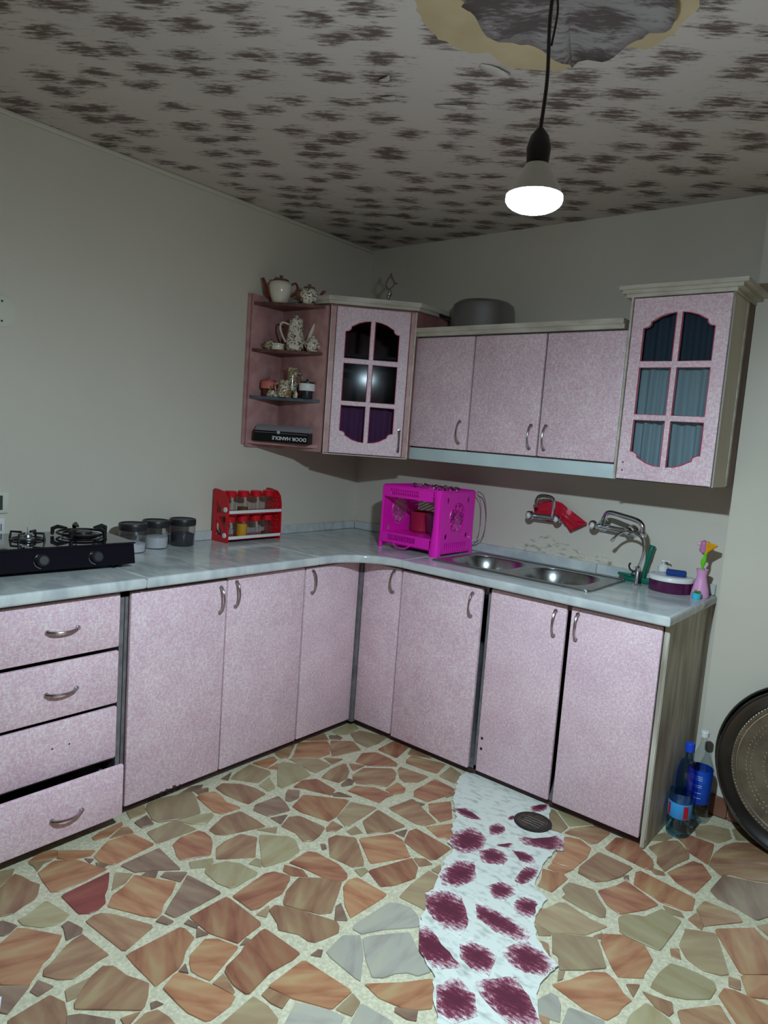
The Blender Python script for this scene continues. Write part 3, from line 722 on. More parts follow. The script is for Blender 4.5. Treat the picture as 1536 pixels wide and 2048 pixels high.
# ---- peeled patch of the ceiling with a sagging sheet of paint
TAN = [(1.581, -1.701), (1.548, -1.658), (1.511, -1.579), (1.504, -1.497), (1.536, -1.397), (1.577, -1.379), (1.576, -1.301), (1.622, -1.251), (1.697, -1.198), (1.777, -1.221), (1.882, -1.224), (1.916, -1.183), (1.993, -1.218), (2.071, -1.294), (2.11, -1.42), (2.16, -1.62), (2.08, -1.86), (1.86, -1.93), (1.68, -1.86)]
FLP = [(1.673, -1.642), (1.649, -1.594), (1.642, -1.497), (1.671, -1.443), (1.681, -1.399), (1.725, -1.353), (1.749, -1.279), (1.742, -1.235), (1.80, -1.262), (1.832, -1.250), (1.902, -1.272), (1.94, -1.261), (1.963, -1.294), (2.02, -1.305), (2.046, -1.345), (2.05, -1.45), (2.07, -1.62), (2.0, -1.76), (1.85, -1.80), (1.73, -1.74)]
def rag(P, amp, st, seed):
    q = []; g = random.Random(seed)
    for i in range(len(P)):
        a = Vector(P[i]); b_ = Vector(P[(i + 1) % len(P)]); k = max(1, int((b_ - a).length / st))
        for j in range(k): q.append(tuple(a.lerp(b_, j / k) + Vector((g.uniform(-amp, amp), g.uniform(-amp, amp)))))
    return q
ceil = bpy.data.objects['ceiling']
me = plate(rag(TAN, .004, .02, 1), [], .0015); me.transform(TR(0, 0, 2.3912)); q = ob('bare_patch', me, PLASTER, ceil); q['label'] = 'bare tan plaster where the paint has peeled away'
def sheet(P, name, m_, drop, seed, cx, cy, lift=.003):
    R_ = rag(P, .005, .018, seed); bm = BM(); n = len(R_); rings = []
    for f, dz in ((1, drop), (.86, drop * .62), (.6, drop * .35), (.3, .004)):
        rings.append([bm.verts.new((cx + (x - cx) * f, cy + (y - cy) * f, 2.3905 - lift - dz * (1 + .5 * math.sin(i * .7 + seed)) * (1 if f > .3 else 0))) for i, (x, y) in enumerate(R_)])
    for A, B_ in zip(rings, rings[1:]):
        for i in range(n): bm.faces.new((A[i], A[(i + 1) % n], B_[(i + 1) % n], B_[i]))
    bm.faces.new(rings[-1])
    bmesh.ops.recalc_face_normals(bm, faces=bm.faces)
    q = ob(name, bm, m_, ceil, sharp=60); s_ = q.modifiers.new('solid', 'SOLIDIFY'); s_.thickness = .0016; return q
q = sheet(FLP, 'loose_paint', FLAP, .022, 2, 1.86, -1.52); q['label'] = 'sagging sheet of loose dabbed paint around the lamp cable'
# a curled flake on the left of the lamp
def flake(x, y, l, wd, a, z=.012):
    bm = BM(); g = []
    for i in range(5):
        u = i / 4
        g.append([bm.verts.new((-l / 2 + l * u, (v - .5) * wd * math.sin(PI * (.15 + .75 * u)), -.001 - z * abs(v - .5) * 2 * u)) for v in (0, .5, 1)])
    for A, B_ in zip(g, g[1:]):
        for k in range(2): bm.faces.new((A[k], A[k + 1], B_[k + 1], B_[k]))
    q = ob('paint_flake', bm, CEIL, ceil); q.location = (x, y, 2.3915); q.rotation_euler = (0, 0, a)
    s_ = q.modifiers.new('solid', 'SOLIDIFY'); s_.thickness = .001
for a in ((1.33, -1.19, .10, .03, .4), (1.55, -1.30, .09, .04, 1.0), (1.20, -1.33, .05, .02, .2), (1.26, -1.42, .05, .02, -.3)): flake(*a)

# ================================================================ bow handle, doors, carcasses
def handle_mesh(length=.096):
    pts = []; rs = []
    for i in range(11):
        u = i / 10; s_ = math.sin(PI * u)
        pts.append((0, -.004 - .022 * s_ ** .6, (u - .5) * length)); rs.append(.0062 - .0022 * s_)
    bm = tube(BM(), pts, rs, 8, flat=1.0)
    for z in (-.5, .5): lathe(bm, [(0, 0), (.0085, 0), (.0075, .005), (0, .006)], (0, 0, z * length), 10, RX(PI / 2))
    return bm
HM = ob('handle', handle_mesh(), HANDLE); HANDLE_ME = HM.data; bpy.data.objects.remove(HM)
def handle(parent, loc, T=None):
    """loc in world; T rotates the upright, -y facing handle"""
    o = bpy.data.objects.new('handle', HANDLE_ME); COL.objects.link(o); o.parent = parent
    o.matrix_local = TR(*(Vector(loc) - root_loc(parent))) @ (T or Matrix.Identity(4)); return o
def door_panel(name, x0, y0, z0, x1, y1, z1, parent, bev=.006):
    return ob(name, box(BM(), x0, y0, z0, x1, y1, z1, bev), PINK, parent, W=True)
FACE_X = RZ(PI / 2)       # makes a -y facing handle face +x
def carcass(parent, x0, y0, x1, y1, z0, z1, front, m_=GREYFRAME, extra=()):
    """open box of panels; front is 'x' (open to +x) or 'y' (open to -y)"""
    bm = BM(); t = .016
    box(bm, x0, y0, z0, x1, y1, z0 + t)                       # bottom
    if front == 'x':
        box(bm, x0, y0, z0, x0 + .006, y1, z1); box(bm, x0, y0, z0, x1, y0 + t, z1); box(bm, x0, y1 - t, z0, x1, y1, z1)
        box(bm, x1 - t, y0, z1 - .03, x1, y1, z1)
    else:
        box(bm, x0, y1 - .006, z0, x1, y1, z1); box(bm, x0, y0, z0, x0 + t, y1, z1); box(bm, x1 - t, y0, z0, x1, y1, z1)
        box(bm, x0, y0, z1 - .03, x1, y0 + t, z1)
    for e in extra: box(bm, *e)
    return ob('carcass', bm, m_, parent, W=True)
XF = .548; XC = .529; YF = -.541; YC = -.522; ZB = .03; ZT = .803
def plinth_x(t, y0, y1): ob('plinth', box(BM(), .40, y0, 0, XC - .004, y1, .024), PLINTH, t, W=True)
def plinth_y(t, x0, x1): ob('plinth', box(BM(), x0, YC + .004, 0, x1, -.40, .024), PLINTH, t, W=True)

# ---- left run: cabinet outside the frame, drawers, double-door cabinet
t = thing('base_cabinet', 'pink base cabinet left of the drawers at the stove end', 'cabinet', (.28, -2.40, 0))
carcass(t, .02, -2.60, XC, -2.181, .026, .812, 'x'); plinth_x(t, -2.60, -2.181)
d = door_panel('door', XC + .001, -2.596, ZB, XF, -2.186, ZT, t); handle(d, (XF, -2.22, .735), FACE_X)

t = thing('drawer_cabinet', 'pink four-drawer unit below the black stove, bottom drawer pulled out', 'cabinet', (.28, -1.955, 0))
carcass(t, .02, -2.179, XC, -1.736, .026, .812, 'x', extra=[(.45, -2.179, .212, XC - .006, -1.736, .222)]); plinth_x(t, -2.179, -1.736)
def drawer(z0, z1, pull=0.0, hz=None):
    x1 = XF + pull
    d = door_panel('drawer', x1 - .018, -2.160, z0, x1, -1.760, z1, t)
    bm = BM(); X0 = .07 + pull; X1 = x1 - .0185
    box(bm, X0, -2.14, z0 + .02, X1, -2.128, z1 - .05); box(bm, X0, -1.792, z0 + .02, X1, -1.78, z1 - .05)
    box(bm, X0, -2.128, z0 + .02, X0 + .01, -1.792, z1 - .05); box(bm, X0, -2.14, z0 + .02, X1, -1.78, z0 + .026)
    ob('drawer_box', bm, GREYFRAME, d, W=True)
    if hz: handle(d, (x1, -1.955, hz), FACE_X @ RY(PI / 2) )
    return d
drawer(.617, .800, hz=.708); drawer(.421, .604, hz=.508); d = drawer(.227, .409)
for y in (-1.98, -1.925): ob('screw_hole', lathe(BM(), [(0, 0), (.003, 0), (.003, .0006), (0, .0006)], (XF, y, .325), 8, RY(PI / 2)), BLACKP, d, W=True)
d = drawer(.040, .222, pull=.055, hz=.115)
d['label'] = 'bottom drawer pulled out a hand\'s width'

t = thing('base_cabinet', 'wide double-door pink base cabinet right beside the drawer unit', 'cabinet', (.28, -1.32, 0))
carcass(t, .02, -1.733, XC, -.905, .026, .812, 'x'); plinth_x(t, -1.733, -.905)
d = door_panel('door', XC + .001, -1.722, ZB, XF, -1.320, .797, t); handle(d, (XF, -1.350, .722), FACE_X)
cg = random.Random(9)
for y, wd, hh in ((-1.606, .022, .008), (-1.575, .014, .010), (-1.548, .020, .012), (-1.520, .014, .014), (-1.496, .010, .009)):      # chipped laminate along the bottom edge
    pts = [(y - wd / 2, .029)] + [(y - wd / 2 + wd * k / 5, .029 + hh * cg.uniform(.4, 1)) for k in range(6)] + [(y + wd / 2, .029)]
    ob('chip', prism(BM(), pts, 0, .0006), DARKIN, d, W=False, T=TR(*(Vector((XF - .0001, 0, 0)) - root_loc(d))) @ Matrix(((0, 0, 1, 0), (1, 0, 0, 0), (0, 1, 0, 0), (0, 0, 0, 1))))
d = door_panel('door', XC + .001, -1.316, ZB, XF, -.908, ZT, t); handle(d, (XF, -1.277, .735), FACE_X)

t = thing('corner_cabinet', 'pink corner base cabinet with two narrow doors meeting in the inner corner', 'cabinet', (.3, -.3, 0))
bm = BM(); box(bm, .02, -.903, .026, XC, -.02, .042); box(bm, XC - .001, YC, .026, .787, -.02, .042)
box(bm, .02, -.903, .026, XC, -.889, .812); box(bm, .771, YC, .026, .787, -.02, .812); box(bm, .02, -.903, .026, .026, -.02, .812); box(bm, .02, -.026, .026, .787, -.02, .812)
box(bm, XC - .02, YC + .006, .026, XC + .008, YC + .02, .812); ob('carcass', bm, GREYFRAME, t, W=True)
plinth_x(t, -.903, -.54); plinth_y(t, .52, .787)
ob('corner_post', box(BM(), XC + .001, -.552, .02, .560, YC, .812), GREYFRAME, t, W=True)
d = door_panel('door', XC + .001, -.900, ZB, XF, -.556, .800, t); handle(d, (XF, -.862, .735), FACE_X)
d = door_panel('door', .562, YF, ZB, .783, YC - .001, .800, t); handle(d, (.744, YF, .737))

# ---- right run
t = thing('base_cabinet', 'pink single-door base cabinet between corner and sink doors', 'cabinet', (1.0, -.27, 0))
carcass(t, .789, YC, 1.243, -.02, .026, .812, 'y'); plinth_y(t, .789, 1.243)
d = door_panel('door', .791, YF - .003, ZB - .004, 1.209, YC - .001, .797, t); handle(d, (1.163, YF - .003, .72))
t = thing('sink_cabinet', 'pink double-door base cabinet at the right end, under the sink', 'cabinet', (1.6, -.27, 0))
carcass(t, 1.245, YC, 1.935, -.02, .026, .812, 'y'); plinth_y(t, 1.245, 1.935)
d = door_panel('door', 1.247, YF, ZB, 1.577, YC - .001, ZT, t); handle(d, (1.533, YF, .726))
for z in (.177, .132): ob('screw', lathe(BM(), [(0, 0), (.006, 0), (.006, .0012), (0, .0016)], (1.266, YF, z), 10, RX(PI / 2)), BLACKP, d, W=True)
d = door_panel('door', 1.594, YF, ZB, 1.931, YC - .001, ZT, t); handle(d, (1.622, YF, .732))
ob('end_panel', box(BM(), 1.936, YF + .004, 0, 1.952, -.001, .812, .001, 1), ENDPANEL, t, W=True)['label'] = 'weathered grey end panel, stained near the wall'
ob('edge_strip', box(BM(), 1.952, YF + .010, .03, 1.9528, YF + .014, .80), WHITEP, t, W=True)

# ---- worktop: four marble slabs, the corner one with a concave front
t = thing('worktop', 'L-shaped grey marble worktop with rounded light nosing over the pink cabinets', 'worktop', (.3, -.3, .813))
def slab(poly, holes=()):
    me = plate(poly, list(holes), .037, .010, 3); me.transform(TR(0, 0, .8315)); return ob('slab', me, MARBLE, t, W=True)
FX = .583; FY = -.578; g = .0006
slab([(.001, -2.60), (FX, -2.60), (FX, -1.687 - g), (.001, -1.687 - g)])
slab([(.001, -1.687 + g), (FX, -1.687 + g), (FX, -.86 - g), (.001, -.86 - g)])
arc = [(FX + .225 - .225 * math.cos(a), FY - .225 + .225 * math.sin(a)) for a in [PI / 2 * i / 14 for i in range(15)]]
slab([(.001, -.86 + g), (FX, -.86 + g)] + arc + [(.812 - g, FY), (.812 - g, -.001), (.001, -.001)])
slab([(.812 + g, FY), (1.962, FY), (1.962, -.001), (.812 + g, -.001)], [rrect(.892, -.436, 1.598, -.088, .02)])
t = thing('backsplash', 'low marble upstand along both walls behind the worktop', 'backsplash', (.02, -.02, .85))
for a, b_ in ((-2.6, -1.69), (-1.688, -.86), (-.858, -.019)): ob('upstand', box(BM(), .0005, a, .8505, .018, b_, .893, .002, 1), MARBLE, t, W=True)
for a, b_ in ((.0185, .81), (.812, 1.46), (1.462, 1.955)): ob('upstand', box(BM(), a, -.018, .8505, b_, -.0005, .893, .002, 1), MARBLE, t, W=True)

# ---- sink
t = thing('kitchen_sink', 'double-bowl stainless steel inset sink in the worktop', 'sink', (1.235, -.262, .85))
def bowlrings(bm, x0, y0, x1, y1):
    rings = []
    for ins, z, r in ((0, .8535, .10), (.006, .846, .10), (.014, .80, .10), (.022, .735, .10), (.045, .712, .09), (.09, .706, .06)):
        rings.append([bm.verts.new((x, y, z)) for x, y in rrect(x0 + ins, y0 + ins, x1 - ins, y1 - ins, r, 6)])
    for A, B_ in zip(rings, rings[1:]):
        n = len(A)
        for i in range(n): bm.faces.new((A[i], A[(i + 1) % n], B_[(i + 1) % n], B_[i]))
    bm.faces.new(rings[-1])
b1 = (.915, -.415, 1.205, -.115); b2 = (1.245, -.415, 1.555, -.115)
me = plate(rrect(.874, -.455, 1.620, -.068, .02), [rrect(*b1, .10, 6), rrect(*b2, .10, 6)], .004, .0015, 1); me.transform(TR(0, 0, .8525)); ob('rim', me, STEEL, t, W=True)
fr = tube(BM(), [(x, y, .855) for x, y in rrect(.880, -.449, 1.614, -.074, .02)], .003, 6, closed=True); ob('raised_edge', fr, STEEL, t, W=True)
for b_ in (b1, b2):
    bm = BM(); bowlrings(bm, *b_); q = ob('bowl', bm, STEEL, t, W=True, sharp=60)
    cx = (b_[0] + b_[2]) / 2; cy = (b_[1] + b_[3]) / 2
    ob('drain', lathe(BM(), [(.001, 0), (.02, .0005), (.032, .003), (.036, .001)], (cx, cy, .7065), 20), CHROME, q, W=True)

# ================================================================ wall cabinets
def pane_shapes():
    L_, R_ = .0455, .160; S_ = []
    top = [(L_, .441), (R_, .441), (R_, .615), (.135, .611), (.105, .602), (.084, .590), (.072, .584), (.071, .574), (.064, .566), (.054, .562), (L_, .562)]
    mid = [(L_, .245), (R_, .245), (R_, .417), (L_, .417)]
    bot = [(L_, .223), (R_, .223), (R_, .055), (.135, .058), (.105, .067), (.084, .079), (.072, .085), (.071, .094), (.064, .101), (.054, .105), (L_, .105)]
    for p in (top, mid, bot): S_.append(p); S_.append([(.341 - x, y) for x, y in p][::-1])
    return S_
PS = pane_shapes()
def ccw(p): return p if area(p) > 0 else p[::-1]
GD = plate([(0, 0), (.343, 0), (.343, .672), (0, .672)], [ccw(p)[::-1] for p in PS], .018, .003, 2)
def glass_door(root, T):
    """T: door-local (x along, z up, outer face at y=0) to root-local"""
    me = GD.copy(); me.transform(T @ TR(0, .009, 0) @ RX(PI / 2)); d = ob('door', me, PINK, root)
    for i, p in enumerate(PS):
        cx = sum(a[0] for a in p) / len(p); cy = sum(a[1] for a in p) / len(p)
        pm = plate(ccw([(cx + (x - cx) * 1.04, cy + (y - cy) * 1.02) for x, y in p]), [], .003); pm.transform(T @ TR(0, .0125, 0) @ RX(PI / 2)); ob('pane', pm, PANE, d)
        ob('pane_edge', tube(BM(), [(x, .001, z) for x, z in p], .0022, 5, closed=True), ROUTED, d, T=T)
    return d
def cornice(poly_fn, root, z0, tiers):
    bm = BM()
    for off, a, b_ in tiers: prism(bm, poly_fn(off), z0 + a, z0 + b_)
    return ob('cornice', bm, CORNICE, root, W=True)

# ---- diagonal corner cabinet
CZ0, CZ1 = 1.287, 1.965
t = thing('wall_cabinet', 'diagonal corner wall cabinet with six dark glass panes', 'cabinet', (.25, -.25, CZ0))
def pent(o_=0): return [(.001, -.001), (.001, -.6205 - o_), (.322 + o_ * .41, -.6205 - o_), (.602 + o_, -.3405 - o_ * .41), (.602 + o_, -.001)]
bm = BM(); prism(bm, pent(), CZ0, CZ0 + .016); prism(bm, pent(), CZ1 - .002, CZ1 + .005)
box(bm, .001, -.6205, CZ0, .322, -.606, CZ1); box(bm, .588, -.3405, CZ0, .6025, -.001, CZ1); box(bm, .001, -.62, CZ0, .008, -.001, CZ1); box(bm, .001, -.008, CZ0, .60, -.001, CZ1)
ob('carcass', bm, PINK_DARK, t, W=True)
bm = BM()
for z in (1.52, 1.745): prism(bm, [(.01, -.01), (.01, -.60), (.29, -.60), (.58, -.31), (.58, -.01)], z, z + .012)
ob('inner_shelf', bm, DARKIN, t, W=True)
MAUVE = mat('mauve_pane_tint', rgb(150, 84, 130), .9); bm = BM(); g_ = []
for i in range(49):
    u = i / 48; s_ = .04 + .315 * u
    g_.append([bm.verts.new((.322 + s_ * math.sqrt(.5) - (.045 + .008 * math.sin(2 * PI * 6 * u + v)) * math.sqrt(.5), -.6205 + s_ * math.sqrt(.5) + (.045 + .008 * math.sin(2 * PI * 6 * u + v)) * math.sqrt(.5), 1.51 - .195 * v)) for v in (0, .5, 1)])
for A, B_ in zip(g_, g_[1:]):
    for k in range(2): bm.faces.new((A[k], A[k + 1], B_[k + 1], B_[k]))
ob('curtain', bm, MAUVE, t, W=True, sharp=80)  # pleated mauve sheet, added to give the lower panes their purple tint
c45 = math.sqrt(.5)
Td = TR(.322 + .0265 * c45 + .019 * c45, -.6205 + .0265 * c45 - .019 * c45, CZ0 + .003) @ RZ(PI / 4)
Td = TR(-.25, .25, -CZ0) @ Td
d = glass_door(t, Td)
q = bpy.data.objects.new('handle', HANDLE_ME); COL.objects.link(q); q.parent = d; q.matrix_local = Td @ TR(.326, 0, .075)
bm = BM()
for s0, s1 in ((.0, .0255), (.371, .396)): box(bm, s0, -.019, 0, s1, .002, .676, .003, 1)
bm.transform(TR(.322 - .25, -.6205 + .25, 0) @ RZ(PI / 4)); ob('door_frame', bm, PINK_PLAIN, t)
bm = BM(); box(bm, -.001, -.021, -.004, .003, -.002, .676); box(bm, .392, -.023, -.004, .398, -.001, .676); box(bm, 0, -.021, -.005, .396, -.001, -.001)
bm.transform(TR(.322 - .25, -.6205 + .25, 0) @ RZ(PI / 4)); ob('edge_trim', bm, CORNICE, t)
cornice(pent, t, CZ1 + .006, ((.024, 0, .014), (.036, .014, .034)))

# ---- open corner shelf
t = thing('corner_shelf', 'open pink corner shelf with curved boards fixed to the left wall', 'shelf', (.15, -.70, CZ0))
ob('side_panel', box(BM(), .001, -.832, CZ0, .018, -.6235, 1.998, .003), PINK_PLAIN, t, W=True)
ob('side_panel', box(BM(), .018, -.640, CZ0, .318, -.6235, 1.962, .003), PINK_PLAIN, t, W=True)
ob('edge_strip', box(BM(), .001, -.850, CZ0 + .012, .011, -.8335, 1.998, .003), PINK_PLAIN, t, W=True)
def board(z, m_, bulge=.35, tt=.014):
    A = Vector((.0185, -.826)); B_ = Vector((.302, -.6405)); pts = []
    for i in range(9):
        u = i / 8; p = A.lerp(B_, u); nrm = Vector((.55, -.83)); pts.append(tuple(p + nrm * (.045 * bulge * math.sin(PI * u))))
    ob('board', prism(BM(), [(.0185, -.6405)] + pts, z - tt, z, 0), m_, t, W=True)
board(1.962, SHELFWOOD); board(1.748, SHELFWOOD, .2); board(1.530, SHELFBLUE, .1); board(1.318, PINK_PLAIN, .2)

# ---- three-door wall cabinet
t = thing('wall_cabinet', 'wide three-door pink wall cabinet over the sink side, pan on top', 'cabinet', (1.1, -.15, 1.285))
bm = BM(); box(bm, .604, -.309, 1.343, 1.622, -.001, 1.356); box(bm, .604, -.309, 1.843, 1.622, -.001, 1.856)
for x in (.604, .925, 1.272, 1.608): box(bm, x, -.309, 1.343, x + .013, -.001, 1.856)
box(bm, .604, -.007, 1.343, 1.622, -.001, 1.856); ob('carcass', bm, GREYFRAME, t, W=True)
for x0, x1, hx in ((.607, .926, .886), (.934, 1.274, 1.242), (1.281, 1.612, 1.310)):
    d = door_panel('door', x0, -.329, 1.347, x1, -.310, 1.851, t, .005); handle(d, (hx, -.329, 1.425))
ob('lower_panel', box(BM(), .606, -.322, 1.285, 1.620, -.302, 1.341, .002), PALESTRIP, t, W=True)['label'] = 'pale blue-white strip under the doors'
cornice(lambda o_: [(.604, -.001), (.604, -.331 - o_), (1.60, -.331 - o_), (1.60, -.001)], t, 1.857, ((.008, 0, .016), (.022, .016, .036)))

# ---- right glass cabinet with a curtain inside
t = thing('wall_cabinet', 'tall pink wall cabinet at the right end, pale curtain behind its panes', 'cabinet', (1.8, -.17, CZ0))
bm = BM(); X0, X1 = 1.626, 1.979
box(bm, X0, -.330, CZ0, X1, -.001, CZ0 + .014); box(bm, X0, -.330, 1.951, X1, -.001, 1.965); box(bm, X0, -.330, CZ0, X0 + .014, -.001, 1.965); box(bm, X0, -.007, CZ0, X1, -.001, 1.965)
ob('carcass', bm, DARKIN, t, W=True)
ob('side_panel', box(BM(), X1 - .014, -.332, CZ0, X1 + .001, -.001, 1.965, .002, 1), PALESTRIP and mat('pale_side', rgb(216, 208, 194), .5, c2=rgb(198, 188, 172), scale=6, stretch=(1, 1, .3)), t, W=True)
d = glass_door(t, TR(1.633 - 1.8, -.351 + .17, .003))
for z in (.066, .036): ob('screw', lathe(BM(), [(0, 0), (.003, 0), (.003, .001), (0, .0012)], (1.655, -.351, CZ0 + z), 8, RX(PI / 2)), BLACKP, d, W=True)
ob('edge_trim', box(BM(), X0 - .004, -.352, CZ0, X0 + .004, -.331, 1.965), CORNICE, t, W=True)
ob('edge_trim', box(BM(), X1 - .002, -.352, CZ0, X1 + .001, -.333, 1.965), CHROME, t, W=True)
ob('batten', box(BM(), X1 + .0012, -.150, CZ0, X1 + .0065, -.078, 1.962, .001, 1), BROWNSTRIP, t, W=True)
ob('batten', box(BM(), X1 + .0012, -.176, CZ0 + .004, X1 + .0045, -.154, 1.962, .001, 1), CORNICE, t, W=True)
bm = BM(); g_ = []
for i in range(61):
    u = i / 60; x = X0 + .02 + (X1 - X0 - .04) * u
    g_.append([bm.verts.new((x + .006 * math.sin(9 * u + v), -.305 + .012 * math.sin(2 * PI * 8.3 * u + .8 * math.sin(3 * v)) * (.5 + .5 * v) + .006 * math.sin(2 * PI * 3.1 * u + 1), 1.725 - .405 * v)) for v in (0, .33, .66, 1)])
for A, B_ in zip(g_, g_[1:]):
    for k in range(3): bm.faces.new((A[k], A[k + 1], B_[k + 1], B_[k]))
ob('curtain', bm, CURTAIN, t, W=True, sharp=80)['label'] = 'pale curtain'
bm = BM(); g_ = []
for i in range(61):
    u = i / 60; x = X0 + .02 + (X1 - X0 - .04) * u
    g_.append([bm.verts.new((x, -.298 + .008 * math.sin(2 * PI * 7 * u + .5 * v), 1.948 - .215 * v)) for v in (0, 1)])
for A, B_ in zip(g_, g_[1:]): bm.faces.new((A[0], A[1], B_[1], B_[0]))
ob('curtain', bm, mat('slate_cloth', rgb(92, 98, 108), .9), t, W=True, sharp=80)['label'] = 'dark upper curtain'
def cpoly(o_): return [(1.606 - o_ * .6, -.077), (1.606 - o_ * .6, -.352 - o_), (1.981 + o_ * 1.3, -.352 - o_), (1.981 + o_ * 1.3, -.077)]
cornice(cpoly, t, 1.967, ((.006, -.002, .010), (.022, .010, .022), (.036, .022, .036)))

# ================================================================ lamp
t = thing('pendant_lamp', 'bright white bulb hanging from the ceiling on a thin dark cable', 'lamp', BULB)
def emis():
    mt = bpy.data.materials.new('lit_bulb'); mt.use_nodes = True; N = mt.node_tree.nodes; N.remove(N['Principled BSDF'])
    e = N.new('ShaderNodeEmission'); e.inputs[0].default_value = (*BULB_COL, 1); e.inputs[1].default_value = BULB_POWER
    # the diffuser is brightest under the LED plate and dimmer towards its rim
    tc = N.new('ShaderNodeTexCoord'); sx = N.new('ShaderNodeSeparateXYZ'); mr = N.new('ShaderNodeMapRange'); L = mt.node_tree.links
    mr.inputs[1].default_value = 0.0; mr.inputs[2].default_value = -.021; mr.inputs[3].default_value = BULB_POWER * .10; mr.inputs[4].default_value = BULB_POWER * 1.5
    L.new(tc.outputs['Object'], sx.inputs[0]); L.new(sx.outputs['Z'], mr.inputs[0]); L.new(mr.outputs[0], e.inputs[1])
    mt.node_tree.links.new(e.outputs[0], N['Material Output'].inputs[0]); return mt
prof = [(0, -.021)] + [(.049 * math.sin(a), -.021 * math.cos(a)) for a in [PI / 2 * i / 8 for i in range(1, 9)]] + [(.0488, .002)]
ob('globe', lathe(BM(), prof, n=28), emis(), t)
ob('bulb_base', lathe(BM(), [(.046, .0025), (.049, .006), (.044, .018), (.029, .042), (.020, .058), (.0, .058)], n=24), WHITEP, t)
ob('lamp_holder', lathe(BM(), [(0, .0625), (.019, .0625), (.021, .085), (.016, .105), (.006, .118), (0, .118)], n=20), BLACKP, t)
cz = 2.385 - BULB[2]
ob('cable', tube(BM(), spline([(0, 0, .118), (.004, 0, .2), (-.003, .003, .3), (.003, 0, .4), (0, 0, cz)], 5), .0032, 6), BLACKP, t)
ob('cable_loop', tube(BM(), spline([(.006, 0, .25), (.012, .0, .30), (.006, .004, .345), (.016, .004, .40), (.020, 0, .45), (.006, 0, cz)], 5), .002, 5), BLACKP, t)
ob('ceiling_rose', lathe(BM(), [(0, cz - .035), (.018, cz - .03), (.04, cz - .008), (.045, cz), (0, cz)], n=20), BLACKP, t)

# ================================================================ left wall fittings
q = ob('cover_plate', lathe(BM(), [(0, .004), (.050, .004), (.055, .003), (.056, 0), (0, 0)], (0.0005, -1.935, 1.722), 32, RY(PI / 2)), CREAMP)
tag(q, 'round cream cover plate high on the left wall', 'cover plate')
for z in (.034, -.034): ob('screw', lathe(BM(), [(0, 0), (.004, 0), (.003, .001), (0, .0012)], (.0045, -1.930, 1.722 + z), 8, RY(PI / 2)), BLACKP, q)
t = thing('light_switch', 'cream switch plate on the left wall above the stove', 'switch', (0, -1.945, 1.047))
ob('plate', box(BM(), .0005, -.046, -.040, .009, .046, .040, .004), CREAMP, t); ob('rocker', box(BM(), .009, -.028, -.026, .012, .024, .026, .001, 1), mat('dark_rocker', rgb(60, 66, 60), .4), t)
t = thing('wall_socket', 'small white socket low on the left wall behind the stove', 'socket', (0, -1.952, .958))
ob('plate', box(BM(), .0005, -.040, -.032, .008, .040, .032, .003), WHITEP, t)
for y in (.012, .026): ob('slot', box(BM(), .008, y, -.014, .0086, y + .003, .012), BLACKP, t)

# ================================================================ gas stove
t = thing('gas_stove', 'black glass three-burner gas stove on the left end of the worktop', 'stove', (.206, -1.984, .8505), math.radians(-4.7))
bm = BM(); prof = [(-.15, .012), (.165, .014), (.150, .083), (-.15, .083)]
bm2 = [[bm.verts.new((x, y, z)) for x, z in prof] for y in (-.375, .375)]
bm.faces.new(bm2[0]); bm.faces.new(bm2[1][::-1])
for i in range(4): bm.faces.new((bm2[0][i], bm2[0][(i + 1) % 4], bm2[1][(i + 1) % 4], bm2[1][i]))
ob('body', bm, BLACKGLASS, t, sharp=20)
ob('glass_top', box(BM(), -.158, -.382, .0835, .156, .380, .0905, .002, 1), BLACKGLASS, t)
for x in (-.12, .13):
    for y in (-.33, .33): ob('foot', lathe(BM(), [(0, 0), (.013, 0), (.011, .0118), (0, .0118)], (x, y, 0), 12), BLACKP, t)
fa = math.atan2(.015, .069)
for y in (-.17, .055, .235):
    M = RY(PI / 2 + fa - 0)
    k = ob('knob', lathe(BM(), [(0, 0), (.021, 0), (.019, .018), (.014, .022), (0, .022)], (0, 0, 0), 24), BLACKP, t, T=TR(.1585, y, .047) @ RY(PI / 2 - fa))
    ob('chrome_ring', tube(BM(), [(x, z, .001) for x, z in circ(0, 0, .025, 24, PI * .15, PI * .95)], .0016, 5), CHROME, k, T=TR(.1590, y, .047) @ RY(PI / 2 - fa) @ RZ(-PI * 1.0))
def burner(x, y, R_, nclaw, ring=True):
    b = ob('burner', lathe(BM(), [(0, 0), (R_ * .62, 0), (R_ * .6, .006), (R_ * .42, .008), (R_ * .40, .018), (R_ * .1, .021), (0, .021)], (x, y, .0906), 24), BLACK, t)
    if ring: ob('chrome_ring', tube(BM(), [(x + px, y + py, .098) for px, py in circ(0, 0, R_ * .78, 32)], .0042, 6, closed=True), CHROME, b)
    bm = BM(); tube(bm, [(x + px, y + py, .1035) for px, py in circ(0, 0, R_ * .95, 28)], .0042, 6, closed=True)
    for i in range(nclaw):
        a = 2 * PI * i / nclaw + .5; dx, dy = math.cos(a), math.sin(a)
        tube(bm, [(x + dx * R_ * 1.12, y + dy * R_ * 1.12, .094), (x + dx * R_ * 1.1, y + dy * R_ * 1.1, .116), (x + dx * R_ * .92, y + dy * R_ * .92, .123), (x + dx * R_ * .55, y + dy * R_ * .55, .118)], [.006, .009, .008, .004], 6)
    ob('pan_support', bm, BLACK, b); return b
burner(-.030, .262, .088, 5)
burner(-.030, -.215, .088, 5)
b = ob('burner', lathe(BM(), [(0, 0), (.026, 0), (.025, .006), (.016, .010), (.014, .018), (0, .02)], (-.005, .065, .0906), 20), ALUM, t)
bm = BM()
